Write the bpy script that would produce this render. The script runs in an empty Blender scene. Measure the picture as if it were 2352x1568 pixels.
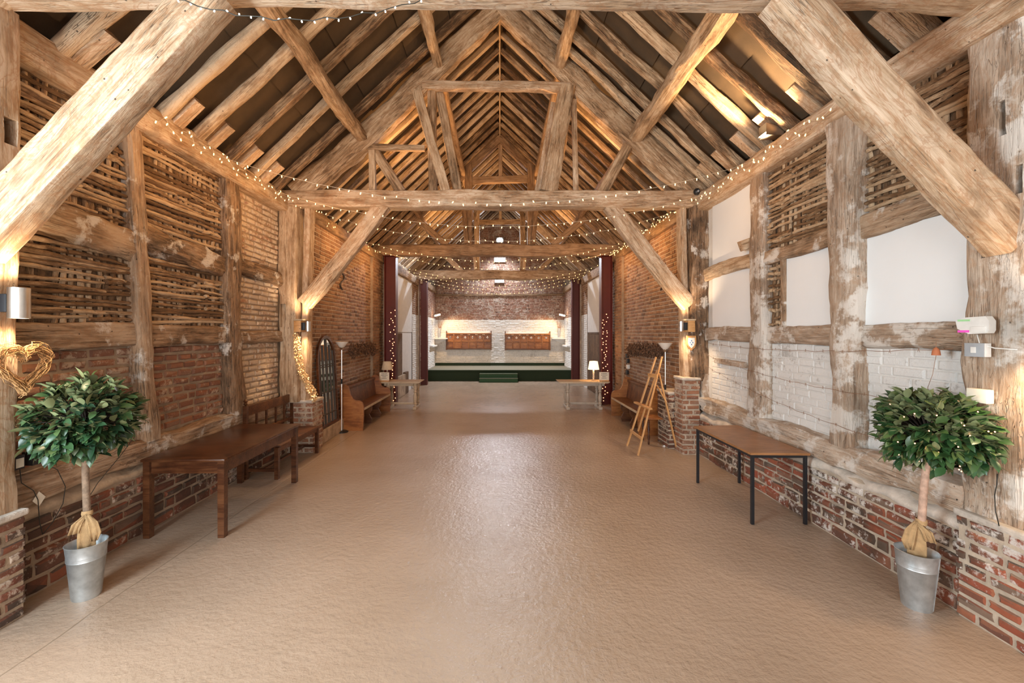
import bpy, bmesh, math, random
from mathutils import Vector, Matrix, noise

random.seed(7)
SC = bpy.context.scene
COL = SC.collection
PI = math.pi
R = math.radians

# ------------------------------------------------------------------ camera, world, exposure
cam = bpy.data.cameras.new('camera'); camo = bpy.data.objects.new('camera', cam); COL.objects.link(camo)
camo.location = (0, 0, 1.95); camo.rotation_euler = (R(90), 0, 0)
cam.sensor_width = 36; cam.lens = 15.0; cam.shift_x = 28/2352; cam.shift_y = -19/2352
cam.clip_start = 0.05; cam.clip_end = 200
SC.camera = camo
w = bpy.data.worlds.new('world'); SC.world = w; w.use_nodes = True
w.node_tree.nodes['Background'].inputs[0].default_value = (0.75, 0.85, 1.0, 1)
w.node_tree.nodes['Background'].inputs[1].default_value = 1.0
SC.view_settings.view_transform = 'Standard'; SC.view_settings.look = 'None'
SC.view_settings.gamma = 1; SC.view_settings.use_curve_mapping = False
SC.view_settings.exposure = 0.28
SC.cycles.max_bounces = 6; SC.cycles.diffuse_bounces = 3; SC.cycles.glossy_bounces = 3; SC.cycles.transmission_bounces = 4

WARM = (1.0, 0.53, 0.20); WARM2 = (1.0, 0.62, 0.30); COOL = (0.86, 0.92, 1.0)
def area(name, loc, size, sizey, power, col, target):
    l = bpy.data.lights.new(name, 'AREA'); l.shape = 'RECTANGLE'; l.size = size; l.size_y = sizey
    l.energy = power; l.color = col
    o = bpy.data.objects.new(name, l); COL.objects.link(o); o.location = loc
    o.rotation_euler = (Vector(target)-Vector(loc)).to_track_quat('-Z', 'Y').to_euler(); return o
def spot(name, loc, target, power, col, angle=80, blend=.8, rad=.04):
    l = bpy.data.lights.new(name, 'SPOT'); l.energy = power; l.color = col
    l.spot_size = R(angle); l.spot_blend = blend; l.shadow_soft_size = rad
    o = bpy.data.objects.new(name, l); COL.objects.link(o); o.location = loc
    o.rotation_euler = (Vector(target)-Vector(loc)).to_track_quat('-Z', 'Y').to_euler(); return o
def point(name, loc, power, col, rad=.05):
    l = bpy.data.lights.new(name, 'POINT'); l.energy = power; l.color = col; l.shadow_soft_size = rad
    o = bpy.data.objects.new(name, l); COL.objects.link(o); o.location = loc; return o
# assumed daylight: area light added at an unseen, assumed doorway behind the photographer
area('assumed_doorway_fill', (0, -3.95, 1.9), 5.0, 3.4, 340, (1.0, 0.91, 0.85), (0, 4, 2.0))
area('added_window_fill', (-3.12, .75, 2.15), 1.5, 1.7, 230, (.80, .93, 1.0), (3.3, 3.9, 2.0))  # cool fill for the added, unseen left window
# uplighter on the right wall plate, then added roof fill without fixtures
spot('uplight_plate_right', (3.05, 4.95, 4.16), (2.2, 4.3, 6.6), 300, (1.0, .66, .34), 120, .6)
for (x, y, p) in ((-1.7, 7.35, 150), (1.6, 7.35, 150), (-1.5, 12.1, 150), (1.5, 12.1, 150)):
    spot('roof_fill', (x, y, 4.42), (x*.25, y+1.6, 7.2), p, WARM, 150, .8)  # warm fill added above the tie beams, no lamp body there
for (x, y, p) in ((-1.2, 3.15, 55), (1.2, 3.15, 75)):
    spot('roof_fill', (x, y, 4.5), (x*.8, y+2.2, 7.2), p, WARM2, 150, .8)  # more added warm fill for the near roof, also without a fixture

for (x, y, p) in ((-2.6, 4.3, 24), (-2.6, 5.8, 24), (2.5, 5.4, 9), (-2.5, 8.3, 34), (2.4, 8.3, 34), (-2.5, 10.3, 30), (2.4, 10.3, 30), (-1.6, 13.6, 16), (1.6, 13.6, 16)):
    point('wall_glow_fill', (x, y, 3.66), p, WARM, .25)  # unseen warm fill added near the walls, standing in for bulb light
# ------------------------------------------------------------------ helpers
def wm(o):
    m = o.matrix_basis.copy()
    if o.parent: m = wm(o.parent) @ o.matrix_parent_inverse @ m
    return m
def attach(o, parent, world=True):
    if parent is None: return o
    o.parent = parent
    o.matrix_parent_inverse = wm(parent).inverted() if world else Matrix.Identity(4)
    return o
def link(name, me, mat=None, parent=None, mw=None, world=True):
    o = bpy.data.objects.new(name, me); COL.objects.link(o)
    if mat is not None and me is not None and len(me.materials) == 0: me.materials.append(mat)
    if mw is not None: o.matrix_basis = mw
    attach(o, parent, world); return o
def tag(o, label=None, cat=None, group=None, kind=None):
    if label: o['label'] = label
    if cat: o['category'] = cat
    if group: o['group'] = group
    if kind: o['kind'] = kind
    return o
def empty(name, loc, rz=0):
    o = bpy.data.objects.new(name, None); COL.objects.link(o); o.empty_display_size = .1
    o.matrix_basis = Matrix.Translation(loc) @ Matrix.Rotation(rz, 4, 'Z'); return o
def mesh(verts, faces, smooth=None):
    me = bpy.data.meshes.new('m'); me.from_pydata([tuple(v) for v in verts], [], faces); me.update()
    if smooth is not None:
        for p in me.polygons: p.use_smooth = True
        if smooth < 179: me.set_sharp_from_angle(angle=R(smooth))
    return me
def bmmesh(bm, smooth=None):
    me = bpy.data.meshes.new('m'); bmesh.ops.recalc_face_normals(bm, faces=bm.faces); bm.to_mesh(me); bm.free()
    if smooth is not None:
        for p in me.polygons: p.use_smooth = True
        me.set_sharp_from_angle(angle=R(smooth))
    return me
class MB:
    """collects geometry for ONE mesh"""
    def __init__(s): s.v = []; s.f = []
    def add(s, vs, fs):
        n = len(s.v); s.v += [Vector(v) for v in vs]; s.f += [tuple(i+n for i in f) for f in fs]; return s
    def box(s, x0, x1, y0, y1, z0, z1, b=0):
        if b:
            bm = bmesh.new(); bmesh.ops.create_cube(bm, size=1)
            for v in bm.verts: v.co = Vector(((x0+x1)/2+v.co.x*(x1-x0), (y0+y1)/2+v.co.y*(y1-y0), (z0+z1)/2+v.co.z*(z1-z0)))
            bmesh.ops.bevel(bm, geom=bm.edges[:], offset=b, segments=2, profile=.6, affect='EDGES')
            bm.verts.index_update(); s.add([v.co.copy() for v in bm.verts], [[v.index for v in f.verts] for f in bm.faces]); bm.free(); return s
        return s.add([(x0,y0,z0),(x1,y0,z0),(x1,y1,z0),(x0,y1,z0),(x0,y0,z1),(x1,y0,z1),(x1,y1,z1),(x0,y1,z1)],
                     [(0,3,2,1),(4,5,6,7),(0,1,5,4),(1,2,6,5),(2,3,7,6),(3,0,4,7)])
    def lathe(s, prof, seg=24, c=(0,0,0), cap=True):
        n = len(prof); vs = []
        for r, z in prof:
            for k in range(seg):
                a = 2*PI*k/seg; vs.append((c[0]+r*math.cos(a), c[1]+r*math.sin(a), c[2]+z))
        fs = [(i*seg+k, i*seg+(k+1) % seg, (i+1)*seg+(k+1) % seg, (i+1)*seg+k) for i in range(n-1) for k in range(seg)]
        if cap: fs += [tuple(range(seg))[::-1], tuple((n-1)*seg+k for k in range(seg))]
        return s.add(vs, fs)
    def tube(s, pts, r, seg=6, cap=True):
        pts = [Vector(p) for p in pts]; n = len(pts); vs = []; prev = None
        for i, p in enumerate(pts):
            t = (pts[min(i+1, n-1)]-pts[max(i-1, 0)]).normalized()
            if prev is None:
                a = Vector((0,0,1)) if abs(t.z) < .9 else Vector((1,0,0)); x = t.cross(a).normalized()
            else: x = (prev - t*prev.dot(t)).normalized()
            prev = x; y = t.cross(x); rr = r[i] if isinstance(r, (list, tuple)) else r
            for k in range(seg):
                a = 2*PI*k/seg; vs.append(p + x*math.cos(a)*rr + y*math.sin(a)*rr)
        fs = [(i*seg+k, i*seg+(k+1) % seg, (i+1)*seg+(k+1) % seg, (i+1)*seg+k) for i in range(n-1) for k in range(seg)]
        if cap: fs += [tuple(range(seg))[::-1], tuple((n-1)*seg+k for k in range(seg))]
        return s.add(vs, fs)
    def prism(s, poly, axis, a, b):
        """extrude 2D polygon along axis 'x','y','z' from a to b"""
        n = len(poly)
        def q(p, t): return {'x': (t, p[0], p[1]), 'y': (p[0], t, p[1]), 'z': (p[0], p[1], t)}[axis]
        return s.add([q(p, a) for p in poly]+[q(p, b) for p in poly],
                     [tuple(range(n))[::-1], tuple(range(n, 2*n))]+[(i, (i+1) % n, n+(i+1) % n, n+i) for i in range(n)])
    def build(s, name, mat, parent=None, smooth=35, world=False, mw=None):
        bm = bmesh.new(); vv = [bm.verts.new(v) for v in s.v]
        for f in s.f:
            try: bm.faces.new([vv[i] for i in f])
            except ValueError: pass
        return link(name, bmmesh(bm, smooth), mat, parent, mw, world)

# ------------------------------------------------------------------ materials
class NT:
    def __init__(s, name):
        s.m = bpy.data.materials.new(name); s.m.use_nodes = True; s.t = s.m.node_tree
        s.b = s.t.nodes['Principled BSDF']
    def n(s, kind, ins=None, **kw):
        nd = s.t.nodes.new('ShaderNode'+kind)
        for k, v in kw.items(): setattr(nd, k, v)
        for k, v in (ins or {}).items(): s.put(nd.inputs[k], v)
        return nd
    def put(s, sock, v):
        if isinstance(v, bpy.types.NodeSocket): s.t.links.new(v, sock)
        elif isinstance(v, bpy.types.Node): s.t.links.new(v.outputs[0], sock)
        else:
            if isinstance(v, (tuple, list)) and len(v) == 3 and sock.type == 'RGBA': v = (*v, 1)
            sock.default_value = v
    def ramp(s, fac, stops, interp='LINEAR'):
        r = s.n('ValToRGB', {0: fac}); cr = r.color_ramp; cr.interpolation = interp
        while len(cr.elements) < len(stops): cr.elements.new(.5)
        for e, (p, c) in zip(cr.elements, stops):
            e.position = p; e.color = (*c, 1) if isinstance(c, (tuple, list)) else (c, c, c, 1)
        return r.outputs[0]
    def mix(s, f, a, b, mode='MIX'):
        m = s.n('Mix', data_type='RGBA', blend_type=mode); s.put(m.inputs[0], f); s.put(m.inputs[6], a); s.put(m.inputs[7], b); return m.outputs[2]
    def math(s, op, a, b=0.0, c=None):
        m = s.n('Math', operation=op); s.put(m.inputs[0], a); s.put(m.inputs[1], b)
        if c is not None: s.put(m.inputs[2], c)
        return m.outputs[0]
    def noise(s, vec, scale, detail=4, rough=.55, dist=0):
        return s.n('TexNoise', {'Vector': vec, 'Scale': scale, 'Detail': detail, 'Roughness': rough, 'Distortion': dist}).outputs[0]
    def bump(s, h, strength=.5, dist=.01, base=None):
        d = {'Height': h, 'Strength': strength, 'Distance': dist}
        if base is not None: d['Normal'] = base
        return s.n('Bump', d).outputs[0]
    def out(s, col=None, rough=None, normal=None, metal=None, **kw):
        for k, v in (('Base Color', col), ('Roughness', rough), ('Normal', normal), ('Metallic', metal)):
            if v is not None: s.put(s.b.inputs[k], v)
        for k, v in kw.items(): s.put(s.b.inputs[k.replace('_', ' ')], v)
        return s.m

def wood(name, dark, mid, light, sc=1.0, rough=.75, crack=.6, bump=.6, wash=0, var=.35, stain=.3):
    t = NT(name); tc = t.n('TexCoord').outputs['Object']; rnd = t.n('ObjectInfo').outputs['Random']
    off = t.n('CombineXYZ', {0: t.math('MULTIPLY', rnd, 37.0), 1: t.math('MULTIPLY', rnd, 11.0), 2: t.math('MULTIPLY', rnd, 5.0)})
    v = t.n('VectorMath', {0: tc, 1: off}, operation='ADD').outputs[0]
    g = t.n('Mapping', {'Vector': v, 'Scale': (1.3*sc, 16*sc, 16*sc)}).outputs[0]
    grain = t.noise(g, 2.0, 9, .68, .6)
    blot = t.noise(t.n('Mapping', {'Vector': v, 'Scale': (1.2*sc, 2.6*sc, 2.6*sc)}).outputs[0], 1.6, 4, .6, .8)
    mixf = t.math('ADD', t.math('MULTIPLY', grain, .6), t.math('MULTIPLY', blot, .45))
    mixf = t.math('ADD', mixf, t.math('MULTIPLY', t.math('SUBTRACT', rnd, .5), var*.35))
    col = t.ramp(mixf, [(.40, dark), (.51, mid), (.62, light)])
    cr = t.noise(t.n('Mapping', {'Vector': v, 'Scale': (.9*sc, 22*sc, 22*sc)}).outputs[0], 1.5, 3, .5, 1.2)
    crk = t.ramp(t.math('ABSOLUTE', t.math('SUBTRACT', cr, .5)), [(0.0, 1.0), (.022, 0.0)])
    msk = t.ramp(t.noise(v, 1.3, 2), [(.45, 0.0), (.6, 1.0)])
    crk = t.math('MULTIPLY', crk, msk)
    col = t.mix(t.math('MULTIPLY', crk, crack), col, tuple(c*.28 for c in dark))
    sn = t.noise(t.n('Mapping', {'Vector': v, 'Scale': (1.1, 2.4, 2.4)}).outputs[0], 2.4, 6, .6, 2.5)
    band = t.ramp(t.math('ABSOLUTE', t.math('SUBTRACT', sn, .52)), [(0.0, 1.0), (.05, 0.0)])
    col = t.mix(t.math('MULTIPLY', band, stain), col, (.36, .17, .07))
    grey = t.ramp(t.noise(v, 3.1, 5, .6), [(.55, 0.0), (.72, .5)]); col = t.mix(t.math('MULTIPLY', grey, .8), col, tuple(c*.55 for c in dark))
    pk = t.n('TexVoronoi', {'Vector': v, 'Scale': 9.0}).outputs[0]; col = t.mix(t.ramp(pk, [(.045, .9), (.07, 0.0)]), col, (.03,.018,.01))
    if wash:
        wn = t.noise(t.n('NewGeometry').outputs['Position'], 3.2, 7, .68)
        col = t.mix(t.ramp(wn, [(.62-wash*.22, 0.0), (.68-wash*.2, .85)]), col, (.66, .61, .55))
    fine = t.noise(v, 60*sc, 3)
    h = t.math('ADD', t.math('MULTIPLY', grain, 1.0), t.math('MULTIPLY', crk, -1.1))
    h = t.math('ADD', h, t.math('MULTIPLY', fine, .25))
    return t.out(col, rough, t.bump(h, bump, .012))

def brickm(name, cols, wash=0, soot=0, rough=.85, washcol=(.62, .54, .46), bump=.6, scale=1):
    t = NT(name); pos = t.n('NewGeometry').outputs['Position']
    r = t.math('FRACT', t.math('ADD', t.n('NewGeometry').outputs['Random Per Island'], t.n('ObjectInfo').outputs['Random']))
    k = len(cols); col = t.ramp(r, [(i/(k-1), c) for i, c in enumerate(cols)])
    bl = t.noise(pos, 9*scale, 6, .65); col = t.mix(t.math('MULTIPLY', bl, .9), col, t.mix(.55, col, (.05, .03, .02)))
    if soot:
        sn = t.noise(pos, 2.1, 5, .6); col = t.mix(t.ramp(sn, [(.55-.2*soot, 0.0), (.72-.2*soot, .75)]), col, (.05, .032, .02))
    if wash:
        n2 = t.noise(pos, 16*scale, 8, .72); n3 = t.noise(pos, 2.6, 3)
        f = t.ramp(t.math('ADD', t.math('MULTIPLY', n2, .6), t.math('MULTIPLY', n3, .4)), [(.64-wash*.3, 0.0), (.70-wash*.3, .9)])
        col = t.mix(f, col, washcol)
    h = t.noise(pos, 38*scale, 6, .7)
    return t.out(col, rough, t.bump(h, bump, .012))

def plain(name, c, rough=.6, metal=0, var=.12, nscale=8, bump=0, bscale=40, **kw):
    t = NT(name); pos = t.n('TexCoord').outputs['Object']
    col = t.mix(t.ramp(t.noise(pos, nscale, 5), [(.3, 0.0), (.7, 1.0)]), tuple(x*(1-var) for x in c), tuple(min(1, x*(1+var)) for x in c))
    return t.out(col, rough, t.bump(t.noise(pos, bscale, 5, .65), bump, .01) if bump else None, metal, **kw)
def emit(name, c, strength, base=(.8, .8, .8)):
    t = NT(name); t.b.inputs['Emission Color'].default_value = (*c, 1); t.b.inputs['Emission Strength'].default_value = strength
    return t.out(base, .5)

M = {}
M['oak'] = wood('pale_oak', (.13,.075,.035), (.38,.25,.145), (.58,.44,.30), rough=.75)
M['oakpink'] = wood('planed_pale_oak', (.20,.115,.06), (.46,.32,.20), (.62,.48,.35), crack=.7, bump=.6, var=.15, stain=.55)
M['oakdark'] = wood('brown_oak', (.10,.055,.028), (.25,.155,.085), (.40,.27,.165))
M['rafter'] = wood('rafter_wood', (.09,.05,.024), (.32,.21,.12), (.56,.42,.28), sc=1.2, var=.9, bump=.9)
M['stud'] = wood('weathered_stud', (.08,.045,.022), (.27,.17,.10), (.46,.33,.22), wash=.25, bump=.9)
M['washed'] = wood('limewashed_post', (.22,.15,.10), (.38,.28,.20), (.52,.42,.33), wash=.55, bump=.7, crack=.3)
M['stick'] = wood('wattle_stick_wood', (.15,.08,.035), (.37,.235,.13), (.56,.40,.25), sc=2, var=1.2, bump=.8)
M['brick'] = brickm('old_red_brick', [(.30,.10,.05), (.38,.17,.09), (.27,.11,.065), (.42,.18,.095), (.36,.20,.13), (.22,.09,.055), (.40,.22,.14)], wash=.42, washcol=(.50,.38,.28))
M['brickpale'] = brickm('limewashed_red_brick', [(.42,.20,.11), (.48,.28,.18), (.38,.20,.12), (.52,.34,.23), (.44,.22,.13)], wash=.75, washcol=(.60,.48,.36))
M['brickplinth'] = brickm('plinth_brick', [(.24,.06,.03), (.36,.11,.05), (.12,.055,.035), (.30,.09,.045), (.20,.12,.08), (.10,.06,.045), (.40,.13,.06)], wash=.32, soot=.8, washcol=(.52,.42,.33))
M['brickplinthR'] = brickm('plinth_brick_washed', [(.34,.07,.035), (.44,.12,.055), (.20,.08,.05), (.38,.10,.045), (.30,.19,.13), (.13,.09,.065), (.46,.15,.07)], wash=.36, soot=.6, washcol=(.66,.60,.54))
M['brickfar'] = brickm('buff_red_brick', [(.30,.15,.075), (.40,.22,.115), (.24,.11,.055), (.36,.20,.11), (.44,.26,.15), (.33,.17,.085), (.15,.08,.045)], wash=.22, washcol=(.46,.33,.22), scale=.8)
M['brickend'] = brickm('end_wall_brick', [(.30,.12,.075), (.38,.19,.13), (.25,.10,.065), (.42,.24,.18), (.16,.07,.05)], wash=.4, washcol=(.52,.44,.38))
M['brickwhite'] = brickm('whitewashed_brick', [(.66,.63,.59), (.70,.67,.63), (.62,.58,.53)], wash=.85, washcol=(.76,.74,.71), bump=.8)
M['mortar'] = plain('mortar', (.34,.25,.17), .95, var=.3, nscale=5, bump=.7)
M['mortarpale'] = plain('pale_mortar', (.46,.37,.28), .95, var=.3, nscale=5, bump=.7)
M['mortarwhite'] = plain('white_mortar', (.66,.63,.59), .9, var=.1, nscale=3, bump=.8, bscale=25)
M['daub'] = plain('dark_daub', (.15,.09,.05), .98, var=.6, nscale=12, bump=.9)
M['ledge'] = plain('mortar_ledge', (.42,.31,.21), .95, var=.35, nscale=7, bump=1.0, bscale=18)
M['ledgepale'] = plain('pale_mortar_ledge', (.54,.47,.40), .95, var=.3, nscale=6, bump=1.0, bscale=18)
M['plaster'] = plain('smooth_white_plaster', (.78,.79,.79), .7, var=.02, nscale=2, bump=.15, bscale=12)
M['whitepaint'] = plain('white_paint', (.72,.72,.71), .6, var=.05)
M['felt'] = plain('brown_roof_felt', (.085,.055,.03), .9, var=.25, nscale=3, bump=.5, bscale=120)
M['redsteel'] = plain('oxblood_painted_steel', (.085,.005,.002), .5, var=.1)
M['walnut'] = wood('dark_varnished_table', (.028,.009,.004), (.068,.022,.008), (.12,.046,.018), sc=1.2, rough=.28, crack=.1, bump=.08, var=.2, stain=0)
M['pine'] = wood('amber_pine', (.16,.05,.012), (.28,.10,.026), (.38,.155,.045), sc=1.4, rough=.4, crack=.15, bump=.1, var=.25, stain=0)
M['pew'] = wood('brown_pew_wood', (.06,.018,.006), (.12,.042,.013), (.18,.07,.022), sc=1.4, rough=.4, crack=.15, bump=.1, var=.25, stain=0)
M['easel'] = wood('light_beech', (.42,.20,.065), (.58,.30,.11), (.66,.38,.16), sc=2, rough=.45, crack=.05, bump=.05, var=.2, stain=0)
M['laminate'] = wood('teak_laminate', (.20,.085,.03), (.30,.135,.05), (.36,.17,.07), sc=1.5, rough=.35, crack=.0, bump=.02, var=.1, stain=0)
M['greige'] = wood('grey_painted_wood', (.38,.32,.25), (.47,.40,.32), (.52,.45,.37), rough=.5, crack=.1, bump=.1, var=.2, stain=0)
M['beige'] = wood('pale_limed_table_wood', (.36,.26,.16), (.50,.38,.25), (.58,.46,.32), rough=.5, crack=.1, bump=.1, var=.2, stain=0)
M['black'] = plain('black_metal', (.012,.013,.016), .4)
M['blackplastic'] = plain('black_plastic', (.015,.015,.015), .45)
M['steel'] = plain('brushed_steel', (.62,.60,.57), .3, metal=1)
M['galv'] = plain('galvanised_steel', (.52,.56,.58), .42, metal=.75, var=.22, nscale=14)
M['leaf'] = None
M['bark'] = plain('thin_trunk_bark', (.22,.15,.10), .8, var=.35, nscale=30, bump=.7)
M['barkpale'] = plain('pale_trunk_bark', (.46,.30,.22), .75, var=.25, nscale=25, bump=.5)
M['burlap'] = plain('burlap', (.52,.33,.16), .95, var=.15, nscale=30, bump=.8, bscale=220)
M['soil'] = plain('dark_soil', (.03,.022,.016), 1, bump=1)
M['wicker'] = plain('wicker_twig', (.45,.25,.10), .8, var=.35, nscale=20)
M['wirewhite'] = plain('clear_white_cable', (.62,.52,.38), .5)
M['wiredark'] = plain('dark_green_cable', (.02,.018,.012), .5)
M['rust'] = plain('rusty_wire', (.26,.13,.07), .8)
M['terra'] = plain('terracotta', (.42,.14,.06), .8)
M['plug'] = plain('white_plastic', (.74,.72,.68), .35)
M['greyplate'] = plain('grey_switch_plate', (.36,.38,.40), .4)
M['card'] = plain('cream_card', (.78,.72,.60), .8)
M['ink'] = plain('printed_ink', (.10,.09,.08), .8)
M['shade'] = plain('cream_lamp_shade', (.62,.52,.38), .9)
M['glasswhite'] = plain('opal_lamp_bowl', (.74,.68,.60), .4)
M['carpet'] = plain('dark_green_carpet', (.018,.033,.014), .95, var=.3, nscale=60)
M['carpettop'] = plain('worn_green_carpet', (.17,.155,.11), .9, var=.15, nscale=20)
M['carpetstep'] = plain('green_step_carpet', (.035,.085,.04), .9, var=.15, nscale=40)
M['dried'] = plain('dried_flowers', (.13,.07,.04), .95, var=.6, nscale=20)
M['hops'] = plain('dried_hops', (.60,.40,.20), .9, var=.3, nscale=30)
M['iron'] = plain('wrought_iron', (.06,.045,.035), .6, bump=.4)
M['doorwood'] = wood('dark_door_planks', (.05,.028,.014), (.11,.065,.034), (.18,.11,.06), rough=.7)
M['glow'] = emit('warm_bulb', (1.0, .56, .17), 4.2)
M['glowpink'] = emit('amber_bulb', (1.0, .36, .15), 4.5)
M['glowwhite'] = emit('white_bulb', (1.0, .82, .6), 6)
M['lampglow'] = emit('lamp_tube_end', (1.0, .72, .42), 12)
M['flood'] = emit('floodlight_lens', (.88, .94, 1.0), 60)
M['skypane'] = emit('daylight_pane', (.86, .94, 1.0), 3.0)
M['shadelit'] = emit('lit_shade', (1.0, .72, .40), 1.6, (.75, .66, .5))
t = NT('mirror_glass'); M['mirror'] = t.out((.62, .66, .66), .03, None, 1.0)
t = NT('clear_glass'); M['glass'] = t.out((.95, .97, .97), .03, None, 0, Transmission_Weight=.9, IOR=1.45)
def leafm(name, a, b, c):
    t = NT(name); r = t.math('FRACT', t.math('ADD', t.n('NewGeometry').outputs['Random Per Island'], t.n('ObjectInfo').outputs['Random']))
    col = t.ramp(r, [(0, a), (.7, b), (1, c)])
    return t.out(t.mix(t.n('NewGeometry').outputs['Backfacing'], col, (.22, .25, .12)), .38)
M['leaf'] = leafm('dark_bay_leaf', (.010,.032,.016), (.022,.065,.024), (.07,.12,.04))
M['leaf2'] = leafm('glossy_bay_leaf', (.014,.045,.016), (.035,.095,.028), (.12,.17,.05))

# floor: thick textured paint with sheen
t = NT('textured_floor_paint'); pos = t.n('NewGeometry').outputs['Position']
n1 = t.noise(pos, 20, 5, .6); n2 = t.noise(pos, 75, 4, .6); n3 = t.noise(pos, .7, 3); n4 = t.noise(pos, 7, 4, .6)
sx = t.n('SeparateXYZ', {0: pos})
line = t.math('ABSOLUTE', t.math('ADD', t.math('ADD', sx.outputs[0], 2.84), t.math('MULTIPLY', t.math('SUBTRACT', t.noise(pos, 2, 4), .5), .05)))
lm = t.ramp(line, [(0, 1.0), (.006, 0.0)])
col = t.mix(t.ramp(n3, [(.35, 0.0), (.65, 1.0)]), (.37,.268,.19), (.44,.33,.245))
col = t.mix(t.math('MULTIPLY', lm, .6), col, (.2,.15,.1))
spk = t.ramp(t.noise(pos, 11, 2), [(.76, 0.0), (.78, .5)])
col = t.mix(spk, col, (.25,.18,.12))
h = t.math('ADD', t.math('MULTIPLY', n1, 1.5), t.math('ADD', t.math('MULTIPLY', n2, .25), t.math('MULTIPLY', n4, .8)))
h = t.math('SUBTRACT', h, t.math('MULTIPLY', lm, .6))
M['floor'] = t.out(col, t.math('ADD', .13, t.math('MULTIPLY', n4, .16)), t.bump(h, .75, .008))

# ------------------------------------------------------------------ timber and brick builders
def timber(name, p0, p1, wd, dp, mat, parent=None, bow=0, bow2=0, rough=.008, rings=None, rnd=.3, taper=1.0, up=None, twist=0, world=True):
    """one irregular beam; local X runs along it (so grain follows), Y = width, Z = depth"""
    p0 = Vector(p0); p1 = Vector(p1); d = p1-p0; L = d.length; x = d.normalized()
    if up is None: up = Vector((0,1,0)) if abs(x.y) < .7 else Vector((0,0,1))
    z = (Vector(up) - x*x.dot(Vector(up))).normalized(); y = z.cross(x)
    n = rings or max(6, int(L*5)); seed = Vector((random.random()*50, random.random()*50, random.random()*50))
    prof = []
    cr = min(.95, .10+rnd*.95)
    for (sx_, sy_, a0) in ((1,1,0), (-1,1,90), (-1,-1,180), (1,-1,270)):
        for da in (0, 30, 60, 90):
            a = R(a0+da); prof.append((sx_*(1-cr)+math.cos(a)*cr, sy_*(1-cr)+math.sin(a)*cr))
        nx = {0: (0, 1), 90: (-1, 0), 180: (0, -1), 270: (1, 0)}[a0]; prof.append((nx[0]*1.0, nx[1]*1.0))
    K = len(prof)
    vs = []
    for i in range(n+1):
        u = i/n; f = 1+(taper-1)*u
        cy = bow*math.sin(PI*u) + noise.noise(seed+Vector((u*L*.9, 0, 0)))*rough*2.2
        cz = bow2*math.sin(PI*u) + noise.noise(seed+Vector((u*L*.9, 9, 0)))*rough*1.2
        ta = twist*(u-.5)
        for (a, b) in prof:
            jy = noise.noise(seed+Vector((u*L*2.2, a*1.3, b*1.3)))*rough*1.3 + noise.noise(seed+Vector((u*L*9, a*3, b*3)))*rough*.9
            yy = a*(wd/2*f+jy); zz = b*(dp/2*f+jy)
            vs.append((u*L, cy+yy*math.cos(ta)-zz*math.sin(ta), cz+yy*math.sin(ta)+zz*math.cos(ta)))
    fs = [(i*K+k, i*K+(k+1) % K, (i+1)*K+(k+1) % K, (i+1)*K+k) for i in range(n) for k in range(K)]
    fs += [tuple(range(K))[::-1], tuple(n*K+k for k in range(K))]
    me = mesh(vs, fs, 28 if rnd < .5 else 50)
    mw = Matrix((x.to_4d(), y.to_4d(), z.to_4d(), (0,0,0,1))).transposed(); mw[3] = (0,0,0,1)
    mw = Matrix(((x.x, y.x, z.x, p0.x), (x.y, y.y, z.y, p0.y), (x.z, y.z, z.z, p0.z), (0,0,0,1)))
    return link(name, me, mat, parent, mw, world)

def brick_variant(j):
    rr = random.Random(random.random())
    base = [(-.5,-.5),(0,-.5),(.5,-.5),(.5,0),(.5,.5),(0,.5),(-.5,.5),(-.5,0)]
    vs = []
    mid = [(a*(1-.02-rr.random()*j*.5), b*(1-.03-rr.random()*j)) for a, b in base]
    for a, b in mid: vs.append((a*1.02, b*1.02, -1))
    for a, b in mid: vs.append((a, b, .55+rr.uniform(-j, j)))
    for a, b in mid: vs.append((a*(.93-rr.random()*j*.4), b*(.80-rr.random()*j), 1.0+rr.uniform(-j, j)))
    vs.append((rr.uniform(-.1,.1), rr.uniform(-.1,.1), 1.0+rr.uniform(0, j)))
    fs = [(i, (i+1) % 8, 8+(i+1) % 8, 8+i) for i in range(8)] + [(8+i, 8+(i+1) % 8, 16+(i+1) % 8, 16+i) for i in range(8)]
    fs += [(16+i, 16+(i+1) % 8, 24) for i in range(8)]
    return vs, fs
VARS = {'rough': [brick_variant(.22) for _ in range(8)], 'neat': [brick_variant(.07) for _ in range(6)]}
VMESH = {}
CAMP = Vector((0, 0, 1.95))
def collect(jobs, O, U, V, N, Wd, Ht, bl, bh, joint, proud, style, rng, keep=None, lenvar=.15, wob=.0):
    O = Vector(O); U = Vector(U); V = Vector(V); N = Vector(N)
    rows = max(1, round(Ht/(bh+joint))); ph = Ht/rows
    for r in range(rows):
        u = -rng.random()*bl if r % 2 else -bl*.5*rng.random()
        while u < Wd-.02:
            L = bl*(1+rng.uniform(-lenvar, lenvar)) * (.5 if rng.random() < .18 else 1)
            a, b = max(0, u), min(Wd, u+L)
            if b-a > .035:
                c = O + U*((a+b)/2) + V*(ph*(r+.5)) + V*(wob*noise.noise(Vector((u*1.5, r*.4, O.y))))
                if keep is None or keep(c): jobs.append((c, U, V, N, b-a, ph-joint, proud*rng.uniform(.45, 1.5), style, rng.randrange(100), rng.uniform(-.012, .012)*(3 if style == 'rough' else 1)))
            u += L+joint
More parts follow.
